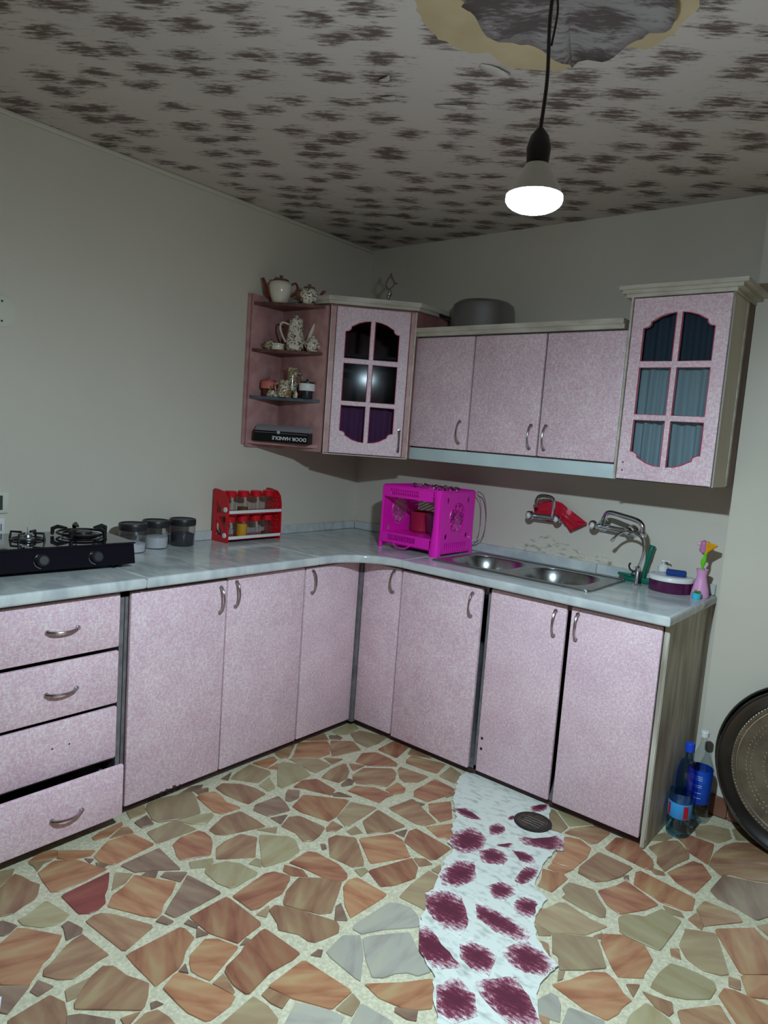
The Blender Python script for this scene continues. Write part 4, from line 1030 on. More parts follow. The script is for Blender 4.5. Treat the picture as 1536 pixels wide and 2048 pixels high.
for i in range(4):
    a = PI / 2 * i + PI / 4; dx, dy = math.cos(a), math.sin(a)
    tube(bm, [(-.005 + dx * .06, .065 + dy * .06, .0915), (-.005 + dx * .056, .065 + dy * .056, .116), (-.005 + dx * .02, .065 + dy * .02, .116)], .0042, 6)
tube(bm, [(-.005 + a, .065 + c, .094) for a, c in circ(0, 0, .05, 20)], .003, 5, closed=True)
ob('pan_support', bm, BLACK, b); ob('spark_pin', tube(BM(), [(-.005, .065, .11), (-.005, .065, .135)], .0014, 5), CHROME, b)

# ================================================================ canisters
def canister(x, y, label, fill, fm, tintm):
    t = thing('canister', label, 'canister', (x, y, .8505), 0, 'ribbed kitchen canisters beside the stove')
    rb = lambda r, n=48: None
    bm = BM(); n = 60; rings = []
    for z, r in ((0, .048), (.004, .051), (.075, .053), (.090, .053)):
        rings.append([bm.verts.new(((r + (.0009 if j % 2 else 0)) * math.cos(2 * PI * j / n), (r + (.0009 if j % 2 else 0)) * math.sin(2 * PI * j / n), z)) for j in range(n)])
    for A, B_ in zip(rings, rings[1:]):
        for j in range(n): bm.faces.new((A[j], A[(j + 1) % n], B_[(j + 1) % n], B_[j]))
    bm.faces.new(rings[0]); ob('jar', bm, tintm, t, sharp=60)
    ob('contents', lathe(BM(), [(0, .003), (.047, .003), (.049, fill), (.03, fill + .006), (0, fill + .004)], n=28), fm, t)
    ob('lid', lathe(BM(), [(.0545, .088), (.056, .090), (.056, .112), (.054, .116), (.050, .116), (.047, .112), (0, .112)], n=40), BLACKP, t)
canister(.125, -1.470, 'ribbed clear canister with black lid next to the stove, white filling', .034, CANWHITE, FROSTJAR)
canister(.082, -1.338, 'middle ribbed canister with black lid, half full of white', .045, CANWHITE, FROSTJAR)
canister(.078, -1.205, 'smoky ribbed canister with black lid farthest from the stove, dark filling', .050, CANDARK, FROSTJAR)

# ================================================================ red spice rack and its jars
t = thing('spice_rack', 'red plastic two-tier spice rack with white rails against the left wall', 'rack', (.075, -.845, .8505))
sp = [(.022, 0), (.132, 0), (.136, .03), (.132, .17), (.122, .21), (.10, .232), (.05, .24), (.022, .24)]
dots = [circ(.045 + .018 * i + (.009 if j % 2 else 0), .035 + .019 * j, .0045, 7) for i in range(4) for j in range(10)]
me = plate(sp, dots, .007, .001, 1); me.transform(TR(-.075, .158, 0) @ RX(PI / 2)); ob('side_panel', me, RED, t)
me = plate(sp, [[(.045, .03), (.105, .03), (.05, .10)], [(.115, .05), (.115, .12), (.065, .115)], [(.045, .13), (.10, .135), (.045, .19)]], .007, .001, 1); me.transform(TR(-.075, -.158, 0) @ RX(PI / 2)); ob('side_panel', me, RED, t)
bm = BM(); box(bm, -.052, -.154, .012, .056, .154, .020); ob('shelf_board', bm, RED, t); bm = BM(); box(bm, -.052, -.154, .128, .056, .154, .136); ob('shelf_board', bm, RED, t)
for z in (.028, .146): ob('rail', box(BM(), .0565, -.156, z - .012, .063, .156, z + .002, .001, 1), WHITEP, t)
for z in (.028, .146): ob('screw_cap', lathe(BM(), [(0, 0), (.012, 0), (.011, .005), (0, .006)], (.040, -.1618, z + .005), 14, RX(PI / 2)), WHITEP, t)
def sjar(y, z, label, fm=None, fill=0, grp='red-lidded spice jars on the rack'):
    j = thing('spice_jar', label, 'jar', (.083, y, .8505 + z), 0, grp)
    pr = [(0, 0), (.026, 0), (.027, .004)]
    for i in range(6): pr += [(.0262, .010 + .009 * i), (.0278, .0145 + .009 * i)]
    pr += [(.027, .066), (.023, .070)]
    ob('glass', lathe(BM(), pr, n=20), CLEARJAR, j, sharp=60)
    ob('lid', lathe(BM(), [(.0275, .069), (.0285, .071), (.0275, .094), (.024, .097), (0, .097)], n=20), RED, j)
    if fm: ob('contents', lathe(BM(), [(0, .002), (.0245, .002), (.0248, fill), (0, fill)], n=16), fm, j)
BR = mat('brown_spice', rgb(120, 70, 40), .9)
ordn = ['nearest the stove', 'second from the stove', 'second from the room corner', 'nearest the room corner']
for i, y in enumerate((-.958, -.884, -.808, -.733)):
    sjar(y, .1365, 'red-lidded spice jar on the upper tier, ' + ordn[i], BR if i in (1,) else None, .02)
    sjar(y, .0205, ('red-lidded jar of bright yellow spice on the lower tier' if i == 1 else 'red-lidded spice jar on the lower tier, ' + ordn[i]), SPICE if i == 1 else (BR if i == 3 else None), .058 if i == 1 else .012)

# ================================================================ magenta dish rack
RX0, RX1, RY0, RY1 = .500, .852, -.372, -.085
t = thing('dish_rack', 'magenta plastic two-tier dish rack with round flower grilles at its ends', 'rack', ((RX0 + RX1) / 2, (RY0 + RY1) / 2, .8505))
def rosette(parent, x, cy, cz_, R_):
    bm = BM(); P = lambda a, r: (x, cy + r * .92 * math.cos(a), cz_ + r * math.sin(a))
    tube(bm, [P(2 * PI * i / 28, R_) for i in range(28)], .0036, 5, closed=True)
    tube(bm, [P(2 * PI * i / 14, R_ * .2) for i in range(14)], .0024, 5, closed=True)
    for i in range(12):
        a = 2 * PI * i / 12; tube(bm, [P(a, R_ * .2), P(a, R_ * .95)], .0022, 4)
        h = PI / 12; tube(bm, [P(a - h, R_ * .55), P(a - h * .7, R_ * .78), P(a, R_ * .95), P(a + h * .7, R_ * .78), P(a + h, R_ * .55)], .0019, 4)
    ob('flower_grille', bm, HOTPINK, parent, W=True)
for x, s_ in ((RX0 + .004, -1), (RX1 - .004, 1)):
    yc = (RY0 + RY1) / 2 - .0; zc = 1.025
    lea = []
    for a, b_ in ((-.085, .085), (.085, .085), (-.085, -.085), (.085, -.085)): lea.append(circ(a, b_, .010, 8, ry=.014))
    out = [(-.118, -.165), (-.126, -.11), (-.138, 0), (-.140, .125), (.140, .125), (.140, -.165)]
    slots = [rrect(-.09 + .017 * i, -.145, -.081 + .017 * i, -.115, .003, 2) for i in range(11)]
    me = plate(out, [circ(0, 0, .068, 32, ry=.072)] + lea + slots, .006, .0015, 1)
    me.transform(TR(x, yc, zc) @ RZ(PI / 2) @ RX(PI / 2)); sp_ = ob('side_panel', me, HOTPINK, t, W=True); rosette(sp_, x, yc, zc, .066)
def band(name, z0, z1, y, x0, x1, nsl, bow=0.0):
    w_ = x1 - x0; st = (w_ - .12) / nsl
    me = plate([(0, z0), (w_, z0), (w_, z1), (0, z1)], [rrect(.04 + st * i, z0 + .012, .04 + st * i + st * .62, z1 - .010, .0015, 1) for i in range(nsl)], .005, .001, 1)
    me.transform(TR(x0, y, 0) @ RX(PI / 2))
    return ob(name, me, HOTPINK, t, W=True)
bnd = (RX0 + .01, RX1 - .03)
band('upper_front_band', 1.098, 1.150, RY0 + .002, bnd[0], RX1 - .05, 16)
band('lower_front_band', .878, .928, RY0 - .002, bnd[0], RX1 - .05, 18)
band('rear_band', .878, .928, RY1, bnd[0], RX1 - .02, 20); band('rear_band', 1.115, 1.150, RY1, bnd[0], RX1 - .02, 20)
bm = BM(); box(bm, RX0 + .008, RY0 + .004, .918, RX1 - .008, RY1 - .004, .922); box(bm, RX0 + .008, RY0 + .004, .872, RX1 - .008, RY1 - .004, .876)
ob('drip_tray', bm, HOTPINK, t, W=True)
me = plate(rrect(0, 0, RX1 - RX0 - .016, RY1 - RY0 - .008, .01), [rrect(.03 + .03 * i, .03, .045 + .03 * i, .25, .004, 2) for i in range(10)], .005, .001, 1); me.transform(TR(RX0 + .008, RY0 + .004, 1.125)); ob('top_tray', me, HOTPINK, t, W=True)
ob('rim', tube(BM(), [(x, y, 1.152) for x, y in rrect(RX0, RY0, RX1, RY1, .03)], .0045, 6, closed=True), HOTPINK, t, W=True)
# bulging front right corner post that flares into a foot, plain posts elsewhere
bm = BM(); rings = []
for z, w_ in ((.851, .030), (.90, .026), (.935, .022), (.98, .018), (1.05, .017), (1.10, .020), (1.15, .026)):
    rings.append([bm.verts.new((RX1 - .028 + w_ * math.cos(a) * 1.05, RY0 + .016 + w_ * math.sin(a) * .8, z)) for a in [2 * PI * i / 14 for i in range(14)]])
for A, B_ in zip(rings, rings[1:]):
    for i in range(14): bm.faces.new((A[i], A[(i + 1) % 14], B_[(i + 1) % 14], B_[i]))
bm.faces.new(rings[0]); bm.faces.new(rings[-1]); ob('corner_post', bm, HOTPINK, t, W=True)
for x, y in ((RX0 + .006, RY0 + .006), (RX0 + .006, RY1 - .006), (RX1 - .006, RY1 - .006)):
    bm = BM(); rings = [[bm.verts.new((x + r * math.cos(a), y + r * math.sin(a), z)) for a in [2 * PI * i / 10 for i in range(10)]] for z, r in ((.851, .011), (.93, .007), (1.0, .006), (1.15, .007))]
    for A, B_ in zip(rings, rings[1:]):
        for i in range(10): bm.faces.new((A[i], A[(i + 1) % 10], B_[(i + 1) % 10], B_[i]))
    bm.faces.new(rings[0]); bm.faces.new(rings[-1]); ob('corner_post', bm, HOTPINK, t, W=True)
xm = .645
ob('pull_tab', tube(BM(), spline([(xm - .055, RY0 - .004, .886), (xm - .035, RY0 - .014, .868), (xm, RY0 - .018, .864), (xm + .035, RY0 - .014, .868), (xm + .055, RY0 - .004, .886)], 4), .0035, 6), HOTPINK, t, W=True)
q = ob('wire_frame', tube(BM(), spline([(RX1 + .002, RY1 + .01, 1.15), (RX1 + .030, RY1 + .022, 1.13), (RX1 + .048, RY1 + .030, 1.05), (RX1 + .046, RY1 + .03, .96), (RX1 + .028, RY1 + .022, .915), (RX1 + .002, RY1 + .010, .90)], 6), .0022, 6), CHROME, t, W=True)
ob('wire_frame', tube(BM(), spline([(RX1 + .002, RY1 + .0, 1.145), (RX1 + .022, RY1 + .012, 1.10), (RX1 + .030, RY1 + .014, 1.0), (RX1 + .022, RY1 + .01, .93), (RX1 + .002, RY1 + .0, .905)], 6), .0016, 6), CHROME, t, W=True)
# things inside and on top
t = thing('plastic_bowl', 'translucent bowl inside the magenta dish rack', 'bowl', (.745, -.215, .9225))
ob('bowl', lathe(BM(), [(0, 0), (.045, 0), (.062, .03), (.072, .10), (.075, .105), (.069, .10), (.058, .032), (.042, .004), (0, .004)], n=28), FROSTJAR, t)
t = thing('saucepan', 'dull red pot standing in the magenta dish rack', 'pot', (.607, -.175, .9225))
ob('body', lathe(BM(), [(0, 0), (.045, 0), (.055, .01), (.056, .10), (.058, .103), (.053, .10), (.051, .012), (0, .006)], n=26), mat('dull_red_enamel', rgb(170, 30, 70), .4), t)
for i, (x, y, a) in enumerate(((.628, -.235, .3), (.716, -.205, 1.2), (.800, -.225, 2.2))):
    t = thing('glass_saucer', ['ornate glass saucer on top of the magenta rack, left one', 'ornate glass saucer on top of the magenta rack, middle one', 'ornate glass saucer on top of the magenta rack, right one'][i], 'saucer', (x, y, 1.1277 + (.0 if i != 1 else .0)), a, 'glass saucers on the magenta rack')
    bm = BM(); n = 14
    tube(bm, [(px, py, .034 + .004 * math.cos(5 * k)) for k, (px, py) in enumerate(circ(0, 0, .040 if i != 1 else .036, 22))], .0035, 5, closed=True)
    for k in range(n):
        u = 2 * PI * k / n; R_ = .040 if i != 1 else .036
        tube(bm, [(.012 * math.cos(u), .012 * math.sin(u), .002), (.7 * R_ * math.cos(u + .2), .7 * R_ * math.sin(u + .2), .012), (R_ * math.cos(u), R_ * math.sin(u), .034)], .0022, 4)
    lathe(bm, [(0, 0), (.014, 0), (.012, .005), (0, .006)], n=12)
    ob('dish', bm, CHROME, t)

# ================================================================ taps
def tapknob(parent, x, y, z, r=.019):
    k = ob('knob', lathe(BM(), [(0, 0), (r * .7, 0), (r, .006), (r * .98, .022), (r * .7, .028), (0, .029)], n=14, M=RX(PI / 2), c=(x, y, z)), CHROME, parent, W=True, sharp=25)
    ob('knob_cap', lathe(BM(), [(0, 0), (r * .45, 0), (r * .4, .002), (0, .003)], n=12, M=RX(PI / 2), c=(x, y - .0285, z)), WHITEP, k, W=True); return k
t = thing('wall_tap', 'old chrome mixer tap with a red rubber sheet over it', 'tap', (1.21, 0, 1.075))
bm = BM(); tube(bm, [(1.135, -.055, 1.070), (1.285, -.055, 1.072)], .013, 10)
for x in (1.165, 1.265): tube(bm, [(x, -.001, 1.071), (x, -.012, 1.071), (x, -.014, 1.071), (x, -.055, 1.071)], [.026, .024, .012, .012], 12)
ob('body', bm, mat('limed_chrome', (.5, .52, .5, 1), .35, 1.0), t, W=True)
tapknob(t, 1.143, -.060, 1.072, .020); tapknob(t, 1.280, -.060, 1.072, .018)
ob('spout', tube(BM(), spline([(1.248, -.062, 1.08), (1.252, -.066, 1.13), (1.246, -.07, 1.160), (1.215, -.075, 1.168), (1.186, -.08, 1.163), (1.176, -.085, 1.14), (1.178, -.088, 1.112)], 5), .0085, 8), CHROME, t, W=True)
top = [(1.134, 1.118), (1.165, 1.128), (1.204, 1.143), (1.240, 1.150), (1.275, 1.142), (1.320, 1.112), (1.362, 1.090), (1.400, 1.070)]
bot = [(1.151, 1.068), (1.19, 1.058), (1.221, 1.050), (1.250, 1.055), (1.284, 1.063), (1.305, 1.040), (1.327, 1.018), (1.396, 1.060)]
bm = BM(); g_ = []
def lerp2(P, u):
    s_ = u * (len(P) - 1); i = min(int(s_), len(P) - 2); f = s_ - i; return (P[i][0] * (1 - f) + P[i + 1][0] * f, P[i][1] * (1 - f) + P[i + 1][1] * f)
for i in range(29):
    u = i / 28; a = lerp2(top, u); b_ = lerp2(bot, u); g_.append([bm.verts.new((a[0] * (1 - v) + b_[0] * v, -.034 + .0035 * math.sin(11 * u + 7 * v) - .003 * math.sin(19 * v + 4 * u) + (.006 if u > .7 else 0), a[1] * (1 - v) + b_[1] * v)) for v in [k / 8 for k in range(9)]])
for A, B_ in zip(g_, g_[1:]):
    for k in range(8): bm.faces.new((A[k], A[k + 1], B_[k + 1], B_[k]))
q = ob('rubber_glove', bm, REDCLOTH, None, sharp=70); tag(q, 'crumpled red rubber glove hung over the left wall tap', 'glove'); s_ = q.modifiers.new('solid', 'SOLIDIFY'); s_.thickness = .002

t = thing('wall_tap', 'chrome mixer tap with a long swan-neck spout over the right bowl', 'tap', (1.53, 0, 1.07))
bm = BM()
for x, z in ((1.470, 1.066), (1.600, 1.058)): tube(bm, [(x, -.001, z), (x, -.010, z), (x, -.012, z), (x, -.050, z)], [.031, .027, .013, .013], 16)
tube(bm, [(1.465, -.050, 1.066), (1.605, -.050, 1.058)], .012, 10); ob('body', bm, CHROME, t, W=True)
tapknob(t, 1.450, -.056, 1.068, .021); tapknob(t, 1.606, -.056, 1.062, .018)
ob('spout', tube(BM(), spline([(1.488, -.066, 1.075), (1.500, -.085, 1.108), (1.528, -.11, 1.133), (1.60, -.135, 1.128), (1.668, -.155, 1.118), (1.692, -.16, 1.098), (1.697, -.16, 1.072)], 6), .0105, 10), CHROME, t, W=True)
ob('nozzle', lathe(BM(), [(0, 0), (.010, 0), (.0125, .004), (.0125, .020), (.0108, .022), (0, .022)], (1.697, -.16, 1.055), 14), CHROME, t, W=True)
t = thing('filter_tap', 'slim chrome gooseneck tap standing on the worktop beside the sink', 'tap', (1.676, -.112, .8505))
ob('base', lathe(BM(), [(0, 0), (.020, 0), (.020, .003), (.011, .006), (.010, .05), (.012, .055), (.011, .075), (.006, .08), (0, .08)], n=18), CHROME, t)
ob('spout', tube(BM(), spline([(1.676, -.112, .925), (1.688, -.112, .97), (1.690, -.114, 1.01), (1.680, -.118, 1.045), (1.652, -.125, 1.066), (1.618, -.13, 1.068), (1.590, -.134, 1.052), (1.566, -.138, 1.024)], 6), .0055, 8), CHROME, t, W=True)
ob('tip', tube(BM(), [(1.572, -.1375, 1.031), (1.561, -.139, 1.018)], .0075, 8), CHROME, t, W=True)
ob('lever', tube(BM(), spline([(1.668, -.118, .905), (1.650, -.125, .912), (1.643, -.127, .928), (1.648, -.126, .94)], 4), .004, 6), BLACKP, t, W=True)
t = thing('squeegee', 'green plastic squeegee leaning on the wall behind the slim tap', 'squeegee', (1.66, -.05, .8505))
ob('blade', box(BM(), 1.600, -.058, .8510, 1.735, -.024, .874, .006), GREEN, t, W=True)
ob('handle', tube(BM(), spline([(1.676, -.045, .872), (1.686, -.042, .93), (1.694, -.036, .985), (1.699, -.030, 1.012)], 4), [.009] * 6 + [.012] * 6 + [.013], 10), GREEN, t, W=True)
ob('blade', box(BM(), 1.575, -.066, .872, 1.600 + .05, -.050, .884, .004), GREEN, t, W=True)

# ---- soap dish, sponge, pump
t = thing('soap_tray', 'half-round purple and white sink caddy beside the slim tap', 'caddy', (1.805, -.095, .8505))
D = lambda r, ry: [(-r, .035)] + [(-r + .0, 0.0)] + [(r * math.cos(a), ry * math.sin(a)) for a in [PI + PI * i / 16 for i in range(1, 16)]] + [(r, 0), (r, .035)]
ob('body', prism(BM(), D(.083, .075), .001, .045), PURPLE, t, sharp=60)
ob('rim', prism(BM(), D(.087, .079), .0452, .062, .003), WHITEP, t, sharp=60)
ob('recess', prism(BM(), D(.070, .060), .0621, .0632), mat('milky_white', rgb(200, 200, 215), .4), t, sharp=60)
t = thing('soap_bottle', 'small white pump bottle at the back of the purple caddy', 'bottle', (1.752, -.036, .8505))
t.location.z = .9140
ob('bottle', lathe(BM(), [(0, 0), (.020, 0), (.021, .004), (.020, .022), (.010, .030), (.0, .030)], n=18), WHITEP, t)
ob('pump', lathe(BM(), [(0, .0305), (.005, .0305), (.005, .040), (.013, .041), (.012, .048), (0, .048)], n=14), WHITEP, t)
ob('nozzle', tube(BM(), [(0, 0, .0445), (.022, -.004, .0445), (.027, -.005, .040)], .003, 6), WHITEP, t)
q = ob('sponge', box(BM(), -.038, -.022, 0, .038, .022, .022, .006), BLUES); q.location = (1.822, -.092, .9142); q.rotation_euler = (0, 0, .3)
tag(q, 'blue sponge lying on the purple and white caddy', 'sponge')

# ---- pink vase, moss pot, dish brush
t = thing('vase', 'small lilac-pink vase at the right end of the worktop', 'vase', (1.922, -.105, .8505))
ob('body', lathe(BM(), [(0, 0), (.032, 0), (.034, .006), (.030, .03), (.020, .068), (.017, .085), (.021, .105), (.023, .110), (.018, .108), (.013, .086), (.015, .07), (.02, .04), (0, .01)], n=24), LILAC, t, sharp=50)
t = thing('moss_pot', 'tiny turquoise pot of green moss in front of the pink vase', 'pot', (1.925, -.158, .8505))
ob('pot', lathe(BM(), [(0, 0), (.015, 0), (.018, .022), (.016, .023), (.015, .018), (0, .018)], n=18), CYAN, t)
bm = BM(); g2 = random.Random(2)
for k in range(16):
    a = g2.uniform(0, 2 * PI); r = g2.uniform(0, .012); bmesh.ops.create_icosphere(bm, subdivisions=1, radius=.005, matrix=TR(r * math.cos(a), r * math.sin(a), .023 + g2.uniform(0, .005)))
ob('moss', bm, MOSS, t)
t = thing('dish_brush', 'dish brush with green handle and yellow bristles standing in the pink vase', 'brush', (1.922, -.105, .8505))
ob('handle', tube(BM(), spline([(0, 0, .03), (.001, 0, .09), (-.002, 0, .13), (.004, 0, .165), (.002, -.004, .185)], 4), [.005] * 8 + [.009, .010, .009, .006, .006, .007, .007, .006, .006], 8), LIME, t)
b = ob('figure_head', lathe(BM(), [(0, 0), (.012, .003), (.016, .014), (.012, .026), (.015, .034), (.012, .046), (0, .052)], (-.006, 0, .172), 12), mat('mauve_plastic', rgb(196, 120, 170), .4), t)
ob('ear', lathe(BM(), [(0, 0), (.009, .001), (.006, .006), (0, .007)], (-.022, -.004, .208), 10, RX(PI / 2)), mat('pale_mauve', rgb(226, 180, 196), .4), b)
ob('brush_head', box(BM(), .004, -.010, .170, .012, .012, .220, .004), YELLOW, t)
bm = BM()
for i in range(9):
    for k in range(5):
        a = .95 - 1.25 * i / 8; y = -.010 + .005 * k
        tube(bm, [(.010, y, .178 + .0045 * i), (.010 + .032 * math.cos(a * .7), y * 1.5, .178 + .0045 * i + .030 * math.sin(a))], [.0016, .0024], 4)
q = ob('bristles', bm, YELLOW, t); q['kind'] = 'stuff'
# the pale pot rest: chipped end of the upstand is part of the wall ledge

# ================================================================ things on the floor
t = thing('floor_drain', 'round rusty floor drain in the white cement by the sink doors', 'drain', (1.590, -.680, .003))
ob('ring', lathe(BM(), [(.058, -.001), (.058, .004), (.064, .006), (.070, .003), (.070, -.001)], n=32), BLACK, t)
me = plate(circ(0, 0, .0575, 28), [rrect(-.04, -.038 + .015 * i, .04, -.032 + .015 * i, .002, 1) for i in (1, 2, 3, 4)], .004, .001, 1); me.transform(TR(0, 0, .002)); ob('grate', me, DRAIN, t)
def bottle_prof(r, h, neck, sh):
    return [(0, .006), (r * .6, .004), (r * .92, 0), (r, .008), (r, h * .30), (r * .97, h * .32), (r, h * .34), (r, sh), (r * .93, sh + .02), (r * .7, sh + .05), (neck * 1.3, h - .045), (neck, h - .028), (neck, h - .004), (0, h - .004)]
t = thing('bottle', 'tall clear plastic bottle with white cap and blue label by the wall', 'bottle', (2.020, -.168, .0005))
ob('body', lathe(BM(), bottle_prof(.044, .335, .012, .20), n=28), BOTTLECLEAR, t); ob('cap', lathe(BM(), [(0, .330), (.0155, .330), (.0155, .348), (.013, .351), (0, .351)], n=20), WHITEP, t)
lb = ob('label', lathe(BM(), [(.0448, .075), (.0452, .076), (.0452, .205), (.0448, .206)], n=28), LABELBLUE, t)
for z in (.185, .178, .171, .150, .143, .120, .100): ob('print_line', tube(BM(), [(.0453 * math.cos(a), .0453 * math.sin(a), z) for a in [-2.2 + .1 * k for k in range(12)]], .0009, 4), WHITEP, lb)
t = thing('bottle', 'blue plastic bottle with blue cap between cabinet and clear bottle', 'bottle', (1.993, -.252, .0005))
ob('body', lathe(BM(), bottle_prof(.035, .300, .012, .20), n=26), BOTTLEBLUE, t); ob('cap', lathe(BM(), [(0, .288), (.017, .288), (.017, .316), (.015, .320), (0, .320)], n=20), CAPBLUE, t)
t = thing('cut_bottle', 'cut-off aqua plastic bottle with printed label, in front of the blue bottle', 'bottle', (2.004, -.336, .0005))
ob('body', lathe(BM(), [(0, .006), (.025, .004), (.038, 0), (.041, .01), (.039, .03), (.041, .05), (.041, .165), (.0405, .165), (.040, .05), (.038, .03), (.040, .012), (0, .008)], n=28), BOTTLEAQUA, t)
lb = ob('label', lathe(BM(), [(.0415, .072), (.0420, .073), (.0420, .128), (.0415, .129)], n=28), LABELMIX, t)
for a0, a1 in ((-2.45, -2.15), (-1.0, -.55)):
    bm = BM(); g_ = [[bm.verts.new((.0424 * math.cos(a), .0424 * math.sin(a), z)) for z in (.076, .124)] for a in [a0 + (a1 - a0) * k / 5 for k in range(6)]]
    for A, B_ in zip(g_, g_[1:]): bm.faces.new((A[0], B_[0], B_[1], A[1]))
    ob('print_patch', bm, LABELRED, lb)
# trays leaning on the wall
def tray(x, y, z, tilt, label, R_, full):
    t = thing('serving_tray', label, 'tray', (x, y, z), 0, None); t.rotation_euler = (PI / 2 - tilt, 0, 0)
    ob('rim', lathe(BM(), [(R_ * .86, .006), (R_ * .90, .018), (R_ * .97, .030), (R_, .032), (R_, .028), (R_ * .965, .024), (R_ * .90, .010), (R_ * .86, .0)], n=72), TRAYRIM, t)
    ob('rolled_edge', tube(BM(), [(a, b_, .031) for a, b_ in circ(0, 0, R_, 72)], .005, 6, closed=True), TRAYRIM, t)
    p = ob('plate', lathe(BM(), [(0, .0), (R_ * .859, .0), (R_ * .859, .006), (R_ * .80, .004), (0, .004)], n=64), TRAY, t)
    if full:
        ob('inner_ring', tube(BM(), [(a, b_, .0065) for a, b_ in circ(0, 0, R_ * .80, 72)], .0035, 5, closed=True), BEADS, p)
        for rr_, nb, rad in ((.845, 130, .0034), (.69, 84, .0042), (.64, 84, .0036), (.50, 54, .0044), (.36, 40, .0040)):
            bm = BM()
            for k in range(nb):
                a = 2 * PI * k / nb; bmesh.ops.create_icosphere(bm, subdivisions=1, radius=rad, matrix=TR(R_ * rr_ * math.cos(a), R_ * rr_ * math.sin(a), .0045 if rr_ < .8 else .007))
            q = ob('bead_ring', bm, BEADS, p); q['kind'] = 'stuff'
    return t
tl = math.radians(13)
def tray_at(cx, R_, yb, tl, **k):
    # bottom edge of the disc on the floor at y=yb
    return tray(cx, yb + R_ * math.sin(tl), .006 + R_ * math.cos(tl) + .032 * math.sin(tl) * 0 + .004, tl, R_=R_, **k)
tray_at(2.362, .300, -.165, math.radians(8.5), label='dark round metal tray behind the embossed one, leaning on the wall', full=False)
tray_at(2.380, .300, -.222, math.radians(8.5), label='large round embossed metal tray leaning in front against the right wall', full=True)
# ---- peeling, stained plaster above the upstand, part of the back wall
STAIN = mat('stained_plaster', rgb(212, 203, 188), .7, c2=rgb(128, 120, 104), scale=26, detail=10, lo=.52, hi=.74, stretch=(1, 1, 2.2), bump=.5, bscale=50)
back = bpy.data.objects['wall_back']
def wall_patch(P, seed):
    me = plate(rag(P, .004, .012, seed), [], .0012); me.transform(TR(0, -.0006, 0) @ RX(PI / 2)); q = ob('peeling_patch', me, STAIN, back); q['label'] = 'flaking stained plaster just above the marble upstand'
wall_patch([(1.00, .8935), (1.70, .8935), (1.66, .903), (1.56, .912), (1.47, .935), (1.40, .925), (1.30, .955), (1.22, .985), (1.15, .965), (1.08, .935), (1.02, .905)], 5)
wall_patch([(.30, .8935), (.46, .8935), (.44, .900), (.33, .902)], 6)
# ---- white sheet whose corner shows at the lower left
q = ob('paper_sheet', prism(BM(), [(1.062, -2.335), (.900, -2.62), (1.20, -2.76), (1.365, -2.49)], .0012, .0022), mat('blue_white_sheet', rgb(215, 225, 240), .5))
tag(q, 'corner of a bluish-white sheet lying on the floor at the lower left edge', 'sheet')

# ================================================================ crockery on the open shelf
def pot(name, label, cat, loc, rz, prof, m_, spout=None, sr=None, hnd=None, hr=.004, lid=None, sm=None, hm=None, lm=None, n=24, knob=None, group=None, fl=1.0):
    t = thing(name, label, cat, loc, rz, group)
    b = ob('body', lathe(BM(), prof, n=n), m_, t, sharp=45)
    if spout: sp_ = spline(spout, 4); ob('spout', tube(BM(), sp_, [sr[0] + (sr[1] - sr[0]) * i / (len(sp_) - 1) for i in range(len(sp_))], 10), sm or m_, t)
    if hnd: ob('handle', tube(BM(), spline(hnd, 4), hr, 8), hm or sm or m_, t)
    if lid: ob('lid', lathe(BM(), lid, n=n), lm or m_, t)
    return t
VW = math.atan2(.6366, .7678)       # turned so that a profile faces the room
Z1, Z2, Z3, Z4 = 1.9625, 1.7485, 1.5305, 1.3185
pot('teapot', 'large cream teapot with red-brown spout on top of the corner shelf', 'teapot', (.098, -.738, Z1), VW,
    [(0, 0), (.034, 0), (.036, .004), (.050, .045), (.055, .078), (.050, .094), (.036, .102), (0, .102)], CERAMIC,
    spout=[(-.040, 0, .030), (-.062, 0, .045), (-.074, 0, .085), (-.086, 0, .112)], sr=(.011, .007), hnd=[(.046, 0, .086), (.066, 0, .098), (.078, 0, .082), (.074, 0, .055), (.046, 0, .035)], hr=.005,
    sm=TEAPOTRED, lid=[(.038, .1025), (.036, .110), (.015, .116), (.006, .120), (.009, .128), (0, .131)], lm=mat('brown_lid', rgb(108, 82, 62), .3))
pot('teapot', 'smaller round floral teapot with red spout on top of the corner shelf', 'teapot', (.222, -.672, Z1), VW,
    [(0, 0), (.022, 0), (.026, .003), (.040, .025), (.044, .045), (.038, .065), (.026, .073), (0, .073)], FLORAL,
    spout=[(.034, 0, .030), (.052, 0, .042), (.064, 0, .062), (.076, 0, .066)], sr=(.009, .005), hnd=[(-.038, 0, .060), (-.056, 0, .062), (-.060, 0, .040), (-.038, 0, .026)],
    sm=TEAPOTRED, lid=[(.028, .0735), (.025, .080), (.006, .085), (.009, .092), (0, .094)], lm=mat('teapot_lid_brown', rgb(120, 96, 72), .3))
pot('coffee_pot', 'tall faceted floral coffee pot with long spout on the second shelf', 'coffee pot', (.166, -.690, Z2), VW,
    [(0, 0), (.040, 0), (.043, .006), (.046, .03), (.036, .11), (.031, .135), (.034, .140), (0, .140)], FLORAL,
    spout=[(.036, 0, .035), (.060, 0, .050), (.072, 0, .095), (.090, 0, .136), (.100, 0, .140)], sr=(.013, .005),
    hnd=[(-.034, 0, .122), (-.058, 0, .130), (-.072, 0, .122), (-.072, 0, .095), (-.056, 0, .058), (-.044, 0, .040)], hr=.0045, n=8,
    lid=[(.030, .1405), (.030, .148), (.018, .154), (.007, .156), (.010, .164), (0, .166)], hm=CERAMIC, sm=CERAMIC)
